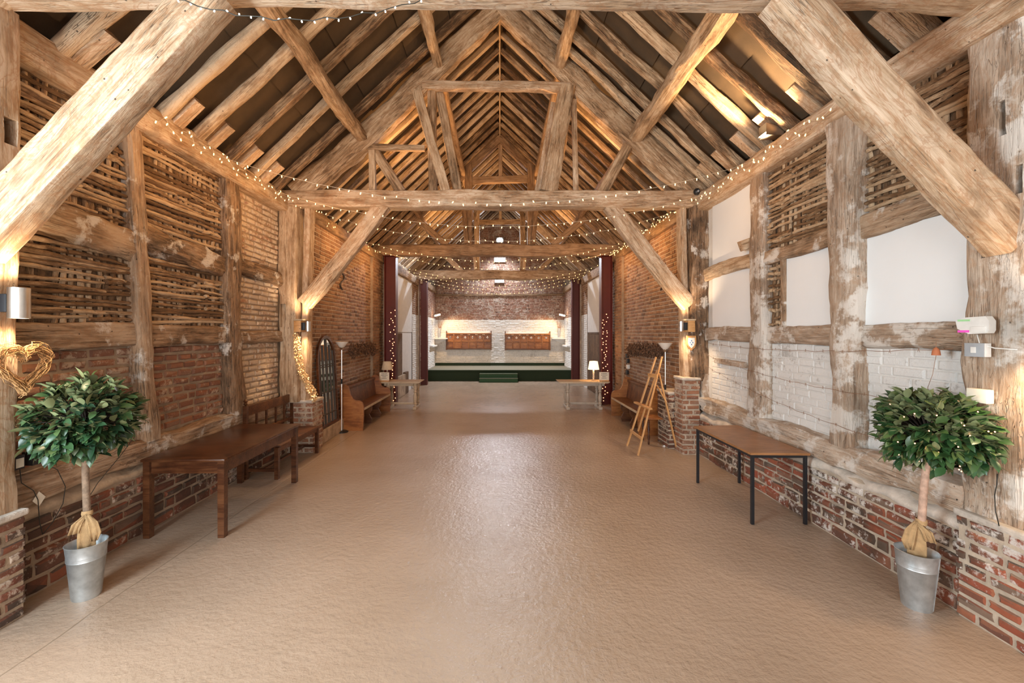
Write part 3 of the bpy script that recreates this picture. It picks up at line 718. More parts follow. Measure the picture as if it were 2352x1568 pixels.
# ------------------------------------------------------------------ end wall
YE = 19.8
gp = [(-3.35, 0), (3.35, 0), (3.35, 4.3), (0, 7.5), (-3.35, 4.3)]
mb = MB(); mb.prism(gp, 'y', YE, YE+.35); we = mb.build('wall_end', M['mortarpale'], None, None); we['kind'] = 'structure'
mb = MB(); mb.box(-3.0, 3.0, YE-.004, YE+.05, .4, 2.56); mb.build('whitewash_ground', M['mortarwhite'], we, None, world=True)
rg = random.Random(77); jj = []
collect(jj, (-3.0, YE, .4), (1,0,0), VZ, (0,-1,0), 6.0, 6.9, .215, .062, .013, .010, 'neat', rg, keep=lambda c: c.z < rz(c.x)+.1, lenvar=.08)
lay([q for q in jj if q[0].z < 2.56], we, M['brickwhite'], 0)
lay([q for q in jj if q[0].z >= 2.56], we, M['brickend'], 0)
timber('wall_plate', (-3.0, YE-.02, 3.72), (3.0, YE-.02, 3.74), .10, .1, M['oakdark'], we, rough=.012, rings=20, rnd=.3)
mb = MB(); mb.box(-3.0, 3.0, YE-.05, YE-.012, .44, .58, .006); o = mb.build('baseboard_end', M['carpet'], None, None); o['kind'] = 'structure'
# rear wall behind the photographer, with an assumed, unseen doorway at the added area light
mb = MB(); mb.box(-4, -2.6, -4.3, -4.05, 0, 4.6); mb.box(2.6, 4, -4.3, -4.05, 0, 4.6); mb.prism([(-4, 3.7), (4, 3.7), (4, 3.9), (0, 7.6), (-4, 3.9)], 'y', -4.3, -4.05)
o = mb.build('wall_rear', M['mortarpale'], None, None); o['kind'] = 'structure'

# stage
e = empty('stage', (0, 17.4, 0)); tag(e, 'low carpeted stage with dark green front across the far end', 'stage')
mb = MB(); mb.box(-2.98, 2.98, 0, .03, 0, .43); mb.build('front_panel', M['carpet'], e)
mb = MB(); mb.box(-2.98, 2.98, -.03, 2.38, .425, .45, .008); mb.build('stage_floor', M['carpettop'], e)
mb = MB(); mb.box(-2.98, 2.98, -.045, -.025, .40, .452, .004); mb.build('nosing', M['carpet'], e)
e = empty('stage_steps', (-.05, 17.2, 0)); tag(e, 'short flight of two green carpeted steps at the middle of the stage', 'steps')
for k in range(2):
    mb = MB(); mb.box(-.76, .76, -.32+k*.2, .15, .0 if k == 0 else .165, .165 if k == 0 else .33, .012); mb.build('step', M['carpetstep'], e)
    mb = MB(); mb.box(-.77, .77, -.33+k*.2, -.29+k*.2, .15+k*.165, .172+k*.165, .005); mb.build('nosing', M['carpettop'], e)

# pew backs hung on the end wall, with pierced quatrefoils
def pew_back(x, z, label):
    e = empty('pew_back_panel', (x, YE-.10, z)); tag(e, label, 'panel', 'carved pew backs on the end wall')
    W2, H = 1.03, .78
    for s in (-1, 1):
        mb = MB(); mb.prism([(-.10, -.02), (.06, -.02), (.06, H-.1), (.02, H+.08), (-.01, H+.08), (-.03, H-.1), (-.06, H*.45)], 'x', s*W2-.025, s*W2+.025); mb.build('end_standard', M['pew'], e)
    mb = MB(); mb.box(-W2, W2, -.05, .03, H-.09, H-.02, .008); mb.build('top_rail', M['pine'], e)
    mb = MB(); mb.box(-W2, W2, -.06, .03, 0, .07, .008); mb.build('bottom_rail', M['pew'], e)
    mb = MB(); mb.box(-W2, W2, -.02, .02, .35, .42, .004); mb.build('middle_rail', M['pine'], e)
    pw = 2*W2/6
    for k in range(7):
        xx = -W2+k*pw; mb = MB(); mb.box(xx-.025, xx+.025, -.025, .02, .07, H-.09, .004); mb.build('stile', M['pine'], e)
    for k in range(6):
        xx = -W2+(k+.5)*pw; hw = pw/2-.02
        mb = MB(); mb.box(xx-hw, xx+hw, -.004, .012, .07, .35); mb.build('lower_panel', M['pine'], e)
        # upper panel with quatrefoil hole
        bm = bmesh.new(); zc = .555; hh = .135; NN = 32; inner = []; outer = []
        for q in range(NN):
            a = 2*PI*q/NN; c, s_ = math.cos(a), math.sin(a)
            rr = .030+.032*abs(math.cos(2*a))
            inner.append((c*rr, s_*rr)); m_ = max(abs(c)/hw, abs(s_)/hh); outer.append((c/m_, s_/m_))
        vs = [(xx+a, -.004, zc+b) for a, b in inner]+[(xx+a, -.004, zc+b) for a, b in outer]
        vs += [(xx+a, .012, zc+b) for a, b in inner]+[(xx+a, .012, zc+b) for a, b in outer]
        fs = []
        for q in range(NN):
            q2 = (q+1) % NN; fs += [(q, q2, NN+q2, NN+q), (2*NN+q2, 2*NN+q, 3*NN+q, 3*NN+q2), (q2, q, 2*NN+q, 2*NN+q2)]
        link('pierced_panel', mesh(vs, fs), M['pine'], e, world=False)
    # assumed strip light, unseen, added behind the panel to light the wall
    mb = MB(); mb.tube([(-W2+.1, .045, .70), (W2-.1, .045, .70)], .014, 8); mb.build('assumed_strip_light', M['assumedstrip'], e)
M['assumedstrip'] = emit('assumed_warm_strip', (1.0, .80, .56), 10)
pew_back(-1.43, 1.20, 'carved pew back hung on white end wall, nearer the left shelf')
pew_back(1.28, 1.18, 'carved pew back hung on white end wall, nearer the right shelf')

def shelf(s, label):
    e = empty('wall_shelf', (s*2.72, YE, 1.68)); tag(e, label, 'shelf', 'white shelves at the end wall')
    mb = MB(); mb.box(-.32, .32, -.34, 0, 0, .05, .006); mb.build('shelf_board', M['whitepaint'], e)
    mb = MB(); mb.prism([(s*.32, -.22), (s*.32, 0), (-s*.28, 0), (s*.16, -.22)], 'y', -.06, 0); mb.build('bracket', M['whitepaint'], e)
shelf(-1, 'white shelf holding a vase in the left corner of end wall'); shelf(1, 'white shelf holding a vase in the right corner of end wall')
def vase(x, label, seed):
    e = empty('twig_vase', (x, YE-.18, 1.73)); tag(e, label, 'vase', 'glass vases of bare twigs')
    mb = MB(); mb.lathe([(.05,0), (.055,.02), (.05,.2), (.07,.45), (.068,.45), (.045,.2), (.04,.03)], 16); mb.build('glass_body', M['galv'], e)
    rg = random.Random(seed); mb = MB()
    for k in range(22):
        a = rg.uniform(0, 2*PI); sp = rg.uniform(.04, .19); L = rg.uniform(.6, .95); pts = []
        for i in range(6):
            u = i/5; pts.append((math.cos(a)*(.02+sp*u*u)+rg.uniform(-.012,.012), math.sin(a)*(.02+sp*u*u*.35)*.5+rg.uniform(-.01,.01), .05+L*u))
        mb.tube(pts, [.005*(1-.6*i/5) for i in range(6)], 4)
    mb.build('twigs', M['rust'], e)
vase(-2.78, 'slim vase of tall bare twigs on the left shelf', 4); vase(2.72, 'slim vase of tall bare twigs on the right shelf', 5)
# ledges on the white side walls of the stage
for s in (-1, 1):
    mb = MB(); mb.box(*sorted((s*3.0, s*2.86)), 18.2, 19.6, 1.35, 1.42, .01); o = mb.build('trim_%d' % (10 if s < 0 else 11), M['whitepaint'], None, None); o['kind'] = 'structure'

# floodlight and small units on the gable
e = empty('floodlight', (0, YE-.12, 6.22)); tag(e, 'bright white floodlight high in the gable of end wall', 'lamp')
mb = MB(); mb.box(-.17, .17, -.05, .06, -.10, .14, .02); mb.build('housing', M['greyplate'], e)
mb = MB(); mb.prism([(-.13,-.05), (.13,-.05), (.13,.02), (.09,.09), (0,.11), (-.09,.09), (-.13,.02)], 'y', -.065, -.05); mb.build('lens', M['flood'], e)
spot('floodlight_beam', (0, YE-.3, 6.2), (0, 13.0, 0), 1000, COOL, 130, .7, .07)
spot('floodlight_down', (0, YE-1.1, 6.1), (0, YE-.3, 0), 700, COOL, 110, .9, .1)
for (x, z, w2, h2, lab) in ((0, 5.30, .34, .13, 'white rectangular heater mounted on gable below floodlight'), (-.02, 4.32, .24, .09, 'small white box low on the brick gable')):
    mb = MB(); mb.box(x-w2/2-.1, x+w2/2+.1, YE-.1, YE, z-h2/2, z+h2/2+.08, .02); o = mb.build('wall_heater' if z > 5 else 'junction_box', M['plug'], None)
    tag(o, lab, 'heater' if z > 5 else 'box')

# stage side spotlights
def sconce(s, label):
    e = empty('wall_spotlight', (s*2.98, 18.9, 2.72)); tag(e, label, 'lamp', 'clip spotlights beside the stage')
    mb = MB(); mb.tube([(0,0,0), (-s*.12,0,.0)], .012, 6); mb.build('arm', M['black'], e)
    mb = MB(); mb.prism([(-s*.10,-.03), (-s*.34,.03), (-s*.34,.09), (-s*.1,.03)], 'y', -.07, .07); mb.build('head', M['lampglow'], e)
    spot('stage_spot', (s*2.62, 18.9, 2.70), (s*1.6, YE, .9), 75, WARM2, 130, .7, .05)
sconce(-1, 'glowing warm spotlight on the left wall beside the stage'); sconce(1, 'glowing warm spotlight on the right wall beside the stage')

# roof window in the left slope
e = empty('roof_window', (-3.05, 14.4, rz(3.05)+.02)); tag(e, 'bright roof window low in the left slope near the far truss', 'window')
def slope(mb_fn, name, mat):
    o = mb_fn.build(name, mat, e); return o
a = math.atan(S)
def rp(u, v, t_):   # u along slope (+ up), v along Y, t normal
    return (u*math.cos(a)-t_*math.sin(a), v, u*math.sin(a)+t_*math.cos(a))
def rbox(u0,u1,v0,v1,t0,t1):
    m_ = MB(); m_.add([rp(u,v,t_) for t_ in (t0,t1) for (u,v) in ((u0,v0),(u1,v0),(u1,v1),(u0,v1))], [(0,3,2,1),(4,5,6,7),(0,1,5,4),(1,2,6,5),(2,3,7,6),(3,0,4,7)]); return m_
slope(rbox(-.40,.40,-.8,.8,.10,.115), 'pane', M['skypane'])
for (u0,u1,v0,v1) in ((-.46,-.40,-.86,.86), (.40,.46,-.86,.86), (-.40,.40,-.86,-.80), (-.40,.40,.80,.86), (-.4,.4,-.03,.03)):
    slope(rbox(u0,u1,v0,v1,-.07,.12), 'frame_bar', M['whitepaint'])
l = area('roof_window_daylight', (-2.85, 14.4, rz(3.05)), 1.4, .7, 25, COOL, (-1.2, 14.4, 2.2))

# ------------------------------------------------------------------ cylinder wall lights
def cyl_light(x, y, z, label, block, p=26, side=-1, r=.055, up=1.0):
    e = empty('wall_light', (x, y, z)); tag(e, label, 'wall light', 'up and down cylinder wall lights'); h = r*1.85
    mb = MB(); mb.lathe([(r,-h), (r,h), (r*.88,h), (r*.88,h*.85)], 24, cap=False); mb.lathe([(r*.88,-h*.85), (r*.88,-h), (r,-h)], 24, cap=False); mb.build('cylinder_body', M['steel'], e)
    for zz in (-h*.88, h*.88):
        mb = MB(); mb.lathe([(r*.87, zz-.003), (r*.87, zz+.003)], 20); mb.build('lens', M['lampglow'], e)
    mb = MB(); mb.box(*sorted((side*r*.9, side*(r+.05))), -.035, .035, -.06, .06, .005); mb.build('wall_bracket', M['black'], e)
    if block:
        mb = MB(); mb.box(*sorted((side*(r+.05), side*(r+.16))), -.05, .16, -.09, .09, .006); mb.build('wooden_block', M['easel'], e)
        mb = MB(); mb.box(*sorted((side*(r+.02), side*(r+.17))), -.06, .16, .09, .115, .006); mb.build('block_cap', M['beige'], e)
    spot('wall_light_up', (x, y, z+h+.01), (x+side*.25, y+.22, z+2), p*up, (1.0, .70, .42), 120, .8, .035)
    spot('wall_light_down', (x, y, z-h-.01), (x+side*.25, y+.22, z-2), p, (1.0, .70, .42), 125, .8, .035)
cyl_light(-3.20, 2.84, 2.15, 'brushed steel cylinder light on the near left post above wicker heart', False, 22)
cyl_light(3.07, 2.40, 1.98, 'assumed brushed steel cylinder light on the near right post, out past the frame edge', False, 34, 1, up=.25)  # assumed lamp outside the view, added to light the near right edge
cyl_light(-3.05, 6.78, 2.06, 'steel cylinder light on a wooden block, left post beside the arched mirror', True, 30, -1, .042)
cyl_light(2.88, 6.78, 2.06, 'steel cylinder light on a wooden block, right post above the shield plaque', True, 30, 1, .042)

# unseen window added in the left wall to throw cool daylight on the right wall
e = empty('window', (-3.50, .75, 2.15)); e.name = 'added_window_1'; e['kind'] = 'structure'
mb = MB(); mb.box(-.02, .0, -.75, .75, -.85, .85); mb.build('pane', M['skypane'], e, None)
for (y0, y1, z0, z1) in ((-.80,-.75,-.9,.9), (.75,.80,-.9,.9), (-.75,.75,-.9,-.85), (-.75,.75,.85,.9), (-.02,.02,-.85,.85), (-.75,.75,-.02,.02)):
    mb = MB(); mb.box(-.03, .05, y0, y1, z0, z1); mb.build('frame_bar', M['whitepaint'], e)

e = empty('plate_uplighter', (3.22, 4.97, 4.25)); tag(e, 'small glowing uplighter on the right wall plate shining into the rafters', 'lamp')
mb = MB(); mb.prism([(-.16,-.02), (.03,-.02), (.06,.05), (-.16,.12)], 'y', -.07, .07); mb.build('housing', M['steel'], e)
mb = MB(); mb.add([(-.17,-.065,0), (-.17,.065,0), (-.11,.065,.10), (-.11,-.065,.10)], [(0,1,2,3)]); mb.build('lens', M['lampglow'], e, None)

# ------------------------------------------------------------------ furniture
def leg(mb, x, y, z0, z1, w0, w1=None):
    w1 = w1 or w0; a, b = w0/2, w1/2
    return mb.add([(x-a,y-a,z0),(x+a,y-a,z0),(x+a,y+a,z0),(x-a,y+a,z0),(x-b,y-b,z1),(x+b,y-b,z1),(x+b,y+b,z1),(x-b,y+b,z1)],
                  [(0,3,2,1),(4,5,6,7),(0,1,5,4),(1,2,6,5),(2,3,7,6),(3,0,4,7)])
# dark wooden table
e = empty('wooden_table', (-3.02, 4.83, 0), R(1)); tag(e, 'long dark varnished wooden table with square legs against left wall', 'table')
mb = MB(); mb.box(-.39, .40, -.80, .80, .73, .758, .012); mb.build('tabletop', M['walnut'], e)
for s in (-1, 1):
    mb = MB(); mb.box(s*.35-.012, s*.35+.012, -.72, .72, .61, .73); mb.build('apron', M['walnut'], e)
    mb = MB(); mb.box(-.33, .33, s*.74-.012, s*.74+.012, .61, .73); mb.build('apron', M['walnut'], e)
    for q in (-1, 1):
        mb = MB(); leg(mb, s*.35, q*.745, 0, .73, .06, .062); mb.build('leg', M['walnut'], e)
# bench with a spindled back
e = empty('wooden_bench', (-3.2, 6.33, 0)); tag(e, 'dark wooden bench with open slatted back behind the long table', 'bench')
mb = MB(); mb.box(-.22, .27, -.62, .58, .42, .45, .012); mb.build('seat', M['pew'], e)
for q in (-.64, .64):
    mb = MB(); leg(mb, -.19, q, 0, .98, .05); mb.lathe([(.0,.98), (.028,1.0), (.016,1.02), (.03,1.045), (.0,1.075)], 12, (-.19, q, 0)); mb.build('back_post', M['walnut'], e)
    mb = MB(); leg(mb, .22, q*.97, 0, .42, .05); mb.build('leg', M['walnut'], e)
    mb = MB(); mb.box(-.19, .22, q*.97-.015, q*.97+.015, .10, .14); mb.build('stretcher', M['walnut'], e)
mb = MB(); mb.box(-.205, -.175, -.62, .62, .84, .97, .006); mb.build('top_rail', M['pew'], e)
mb = MB(); mb.box(-.205, -.175, -.62, .62, .56, .60, .006); mb.build('back_rail', M['pew'], e)
for q in (-.38, -.13, .13, .38):
    mb = MB(); mb.box(-.2, -.18, q-.018, q+.018, .6, .85); mb.build('slat', M['walnut'], e)
mb = MB(); mb.box(.20, .23, -.6, .6, .35, .42); mb.build('apron', M['pew'], e)
mb = MB(); mb.box(0, .03, -.6, .6, .10, .13); mb.build('stretcher', M['walnut'], e)
# black framed laminate table
e = empty('folding_table', (2.85, 4.96, 0), 0); tag(e, 'teak laminate table with thin black metal legs against right wall', 'table')
mb = MB(); mb.prism([(-.31,-.64), (.28,-.66), (.28,.66), (-.31,.62)], 'z', .717, .74); mb.build('tabletop', M['laminate'], e)
for s in (-1, 1):
    mb = MB(); mb.box(s*.27-.0125, s*.27+.0125, -.6, .6, .68, .715); mb.build('frame_rail', M['black'], e)
    mb = MB(); mb.box(-.27, .27, s*.6-.0125, s*.6+.0125, .68, .715); mb.build('frame_rail', M['black'], e)
    for q in (-1, 1):
        mb = MB(); leg(mb, s*.27, q*.6, 0, .715, .028); mb.build('leg', M['black'], e)

# church pews
def pew(x, y0, y1, s, label):
    e = empty('church_pew', (x, (y0+y1)/2, 0), 0 if s < 0 else PI); tag(e, label, 'pew', 'church pews along the brick walls')
    L = (y1-y0)/2
    prof = [(-.22,0), (.22,0), (.235,.3), (.235,.48), (.21,.56), (.15,.60), (.08,.60), (.02,.63), (-.03,.72), (-.05,.80), (-.07,.88), (-.14,.92), (-.21,.90), (-.24,.84), (-.23,.6), (-.22,.3)]
    for q in (-1, 1):
        mb = MB(); mb.prism([(a, b) for a, b in prof], 'y', q*L-.025, q*L+.025); mb.build('end_panel', M['pine'], e)
    mb = MB(); mb.box(-.14, .22, -L+.02, L-.02, .41, .44, .008); mb.build('seat', M['pew'], e)
    mb = MB(); mb.box(.215, .235, -L+.02, L-.02, .40, .445, .006); mb.build('seat_edge', M['beige'], e)
    y = -L+.03
    while y < L-.05:
        mb = MB(); mb.add([(-.14,y,.44),(-.115,y,.44),(-.175,y,.82),(-.2,y,.82),(-.14,y+.118,.44),(-.115,y+.118,.44),(-.175,y+.118,.82),(-.2,y+.118,.82)],
                          [(0,1,2,3),(7,6,5,4),(0,4,5,1),(1,5,6,2),(2,6,7,3),(3,7,4,0)]); mb.build('back_board', M['pew'], e); y += .122
    mb = MB(); mb.box(-.225, -.14, -L+.02, L-.02, .80, .86, .01); mb.build('top_rail', M['pew'], e)
    for q in (-.33, .33):
        mb = MB(); mb.prism([(-.12,0), (.17,0), (.19,.08), (.13,.2), (.19,.28), (.19,.41), (-.12,.41)], 'y', q*L-.02, q*L+.02); mb.build('seat_support', M['pew'], e)
pew(-2.96, 8.55, 10.65, -1, 'brown pine church pew with scrolled ends against left brick wall')
pew(2.87, 8.15, 10.1, 1, 'brown pine church pew with scrolled ends against right brick wall, behind the easel')

# trestle tables with turned legs
def trestle(x0, x1, y, xl, label, mat):
    e = empty('trestle_table', ((x0+x1)/2, y, 0)); tag(e, label, 'table', 'pale turned-leg tables before the red columns'); w2 = (x1-x0)/2
    mb = MB(); mb.prism([(-w2+.05,.675), (w2-.05,.675), (w2,.70), (w2,.715), (-w2,.715), (-w2,.70)], 'y', -.28, .3); mb.build('tabletop', M['beige'], e)
    prof = [(.035,.06), (.035,.12), (.05,.14), (.028,.17), (.042,.21), (.05,.30), (.03,.42), (.045,.45), (.03,.48), (.05,.52), (.05,.62), (.05,.68)]
    for xx in xl:
        q = xx-(x0+x1)/2
        for yy in (-.18, .18):
            mb = MB(); mb.lathe(prof, 16, (q, yy, 0)); mb.build('leg', M[mat], e)
        mb = MB(); mb.box(q-.045, q+.045, -.28, .28, 0, .07, .012); mb.build('foot', M[mat], e)
    q0, q1 = [v-(x0+x1)/2 for v in xl]
    mb = MB(); mb.box(q0, q1, -.03, .03, .10, .15, .006); mb.build('stretcher', M[mat], e)
    mb = MB(); mb.box(-w2+.12, w2-.12, -.2, -.175, .60, .68); mb.build('apron', M[mat], e)
trestle(-3.08, -2.02, 11.12, (-2.86, -2.17), 'pale beige table with turned legs in front of left red column', 'beige')
trestle(1.50, 2.80, 11.12, (1.74, 2.57), 'pale grey table with turned legs in front of right red column', 'greige')
def table_lamp(x, y, lit, label):
    e = empty('table_lamp', (x, y, .715)); tag(e, label, 'lamp', 'shaded table lamps')
    mb = MB(); mb.lathe([(.06,0), (.06,.015), (.02,.025)], 16); mb.build('base', M['beige'], e)
    for k in range(7):
        mb = MB(); z = .03+k*.033; mb.lathe([(.006,z-.002), (.024,z+.008), (.026,z+.016), (.024,z+.024), (.006,z+.034)], 12)
        mb.build('turned_bead', M['glasswhite'] if lit else M['beige'], e)
    mb = MB(); mb.lathe([(.145,.29), (.105,.50), (.102,.50), (.142,.29)], 28, cap=False); mb.build('lamp_shade', M['shadelit'] if lit else M['shade'], e)
    mb = MB(); mb.lathe([(.012,.26), (.014,.33), (.03,.37), (.025,.41), (0.002,.425)], 12); mb.build('bulb', M['lampglow'] if lit else M['glasswhite'], e)
    if lit: point('table_lamp_glow', (x, y, .715+.46), 9, WARM, .04)
table_lamp(-2.93, 11.1, False, 'unlit cream shaded lamp on the left beige table')
table_lamp(2.45, 11.15, True, 'lit cream shaded lamp with beaded stem on the right grey table')
def sign(x, y, rz_, label):
    e = empty('sign_card', (x, y, .716), rz_); tag(e, label, 'sign', 'printed card signs on the tables')
    mb = MB(); mb.box(-.12, .12, -.02, .03, 0, .03, .005); mb.build('wooden_stand', M['easel'], e)
    mb = MB(); mb.box(-.125, .125, -.003, .003, .03, .235); mb.build('card', M['card'], e)
    mb = MB()
    for k, wd in enumerate((.15, .17, .10, .13)):
        z = .20-k*.04; x_ = -wd/2
        while x_ < wd/2-.005:
            ww = min(random.uniform(.012, .03), wd/2-x_); mb.box(x_, x_+ww, -.0045, -.0032, z-.007, z+.007); x_ += ww+.007
    mb.build('printed_lines', M['ink'], e, None)
sign(-2.95, 10.90, 0, 'small printed card sign in front of the unlit lamp on left table')
sign(2.68, 10.96, 0, 'small printed card sign beside the lit lamp on right table')

def torchiere(x, y, label, colour):
    e = empty('floor_lamp', (x, y, 0)); tag(e, label, 'floor lamp', 'slim torchiere floor lamps')
    mb = MB(); mb.lathe([(.125,0), (.125,.015), (.10,.028), (.015,.035)], 28); mb.build('base', M['black'] if colour == 'black' else M['steel'], e)
    mb = MB(); mb.tube([(0,0,.03), (0,0,1.66)], .0105, 10); mb.build('pole', M['steel'], e)
    mb = MB(); mb.lathe([(.016,.95), (.018,.97), (.018,1.03), (.016,1.05)], 10); mb.build('switch', M['black'], e)
    mb = MB(); mb.lathe([(.012,1.62), (.04,1.66), (.035,1.672)], 16); mb.build('cup', M['steel'], e)
    mb = MB(); mb.lathe([(.03,1.665), (.06,1.69), (.125,1.78), (.122,1.782), (.056,1.697), (.02,1.675)], 28, cap=False); mb.build('lamp_shade', M['glasswhite'], e)
torchiere(-3.12, 8.42, 'slim floor lamp with white bowl between arched mirror and left pew', 'black')
torchiere(2.90, 7.48, 'slim floor lamp with white bowl behind the easel', 'steel')

# arched mirror on the left wall
e = empty('arched_mirror', (-3.21, 7.92, .25)); e.matrix_basis = Matrix.Translation((-3.16, 7.90, .25)) @ Matrix.Rotation(R(-3), 4, 'Y')
tag(e, 'tall arched window-style mirror with dark frame leaning on left brick wall', 'mirror')
Wm, Hm = .41, 1.66
def arch(w_, h_, z0=0, n_=14):
    p = [(-w_, z0), (w_, z0), (w_, h_-w_*1.15)]
    for k in range(1, n_):
        a_ = PI*k/n_; p.append((w_*math.cos(a_), h_-w_*1.15+w_*1.15*math.sin(a_)))
    p.append((-w_, h_-w_*1.15)); return p
mb = MB(); mb.prism([(a_, b_) for a_, b_ in arch(Wm-.03, Hm-.03, .03)], 'x', 0, .008); mb.build('mirror_glass', M['mirror'], e, 30)
A_, B_ = arch(Wm, Hm), arch(Wm-.05, Hm-.05, .05); n_ = len(A_); vs = []
for xx in (-.005, .03):
    vs += [(xx, a_, b_) for a_, b_ in A_]; vs += [(xx, a_, b_) for a_, b_ in B_]
fs = []
for i in range(n_):
    j = (i+1) % n_; fs += [(i, j, n_+j, n_+i), (2*n_+j, 2*n_+i, 3*n_+i, 3*n_+j), (j, i, 2*n_+i, 2*n_+j), (n_+i, n_+j, 3*n_+j, 3*n_+i)]
mb = MB(); mb.add(vs, fs); mb.build('frame', M['walnut'], e, 30)
for yy, w_ in ((0, .035), (-.16, .012), (.16, .012), (-.30, .012), (.30, .012)):
    mb = MB(); mb.box(.006, .028, yy-w_/2, yy+w_/2, .04, Hm-.06-abs(yy)*.75); mb.build('glazing_bar', M['iron'], e)
for zz in (.22, .62, 1.08, 1.12):
    mb = MB(); mb.box(.006, .024, -Wm+.03, Wm-.03, zz-.007, zz+.007); mb.build('glazing_bar', M['iron'], e)

# easel
e = empty('wooden_easel', (2.5, 7.1, 0)); tag(e, 'tall light beech A-frame easel standing before the right pew', 'easel')
def bar(nm, a_, b_, w_, d_, par, mat, up=(0,0,1), base=(2.5, 7.1, 0)):
    B = Vector(base); return timber(nm, Vector(a_), Vector(b_), w_, d_, M[mat], par, rough=.0005, rings=4, rnd=.05, up=up)
LB, RB_, LT, RT = Vector((2.21,7.41,0)), Vector((2.2,6.80,0)), Vector((2.62,7.16,1.55)), Vector((2.69,7.08,1.56))
bar('leg', LB, LT, .04, .022, e, 'easel', (1,0,-.2)); bar('leg', RB_, RT, .04, .022, e, 'easel', (1,0,-.2))
bar('leg', (2.96,7.13,0), (2.66,7.13,1.28), .04, .022, e, 'easel', (1,0,0))
bar('centre_mast', (2.30,7.10,.32), (2.62,7.10,1.34), .04, .02, e, 'easel', (1,0,-.2))
def lerp(a_, b_, t_): return a_+(b_-a_)*t_
bar('crossbar', lerp(LB,LT,.17)+Vector((-.015,.03,0)), lerp(RB_,RT,.17)+Vector((-.015,-.03,0)), .05, .016, e, 'easel', (1,0,0))
bar('crossbar', lerp(LB,LT,.80)+Vector((-.015,.04,0)), lerp(RB_,RT,.80)+Vector((-.015,-.04,0)), .06, .016, e, 'easel', (1,0,0))
bar('ledge', lerp(LB,LT,.48)+Vector((-.04,.16,0)), lerp(RB_,RT,.48)+Vector((-.04,-.16,0)), .03, .06, e, 'easel', (1,0,0))
bar('back_strut', (2.62,7.12,1.08), (2.78,7.12,.80), .03, .02, e, 'easel', (1,0,0))

# slatted stool behind the easel
e = empty('slatted_stool', (2.78, 7.62, 0)); tag(e, 'small wooden stool with slatted seat and turned legs behind the easel', 'stool')
for k in range(5):
    mb = MB(); mb.box(-.19, .19, -.17+k*.075, -.115+k*.075, .44, .462, .004); mb.build('slat', M['pine'], e)
mb = MB(); mb.box(-.19,-.16,-.17,.19,.40,.44); mb.box(.16,.19,-.17,.19,.40,.44); mb.build('seat_frame', M['walnut'], e)
for sx_ in (-.17, .17):
    for sy_ in (-.14, .16):
        mb = MB(); mb.lathe([(.012,0), (.02,.03), (.014,.07), (.024,.12), (.016,.2), (.026,.27), (.016,.32), (.022,.40)], 12, (sx_, sy_, 0)); mb.build('leg', M['walnut'], e)

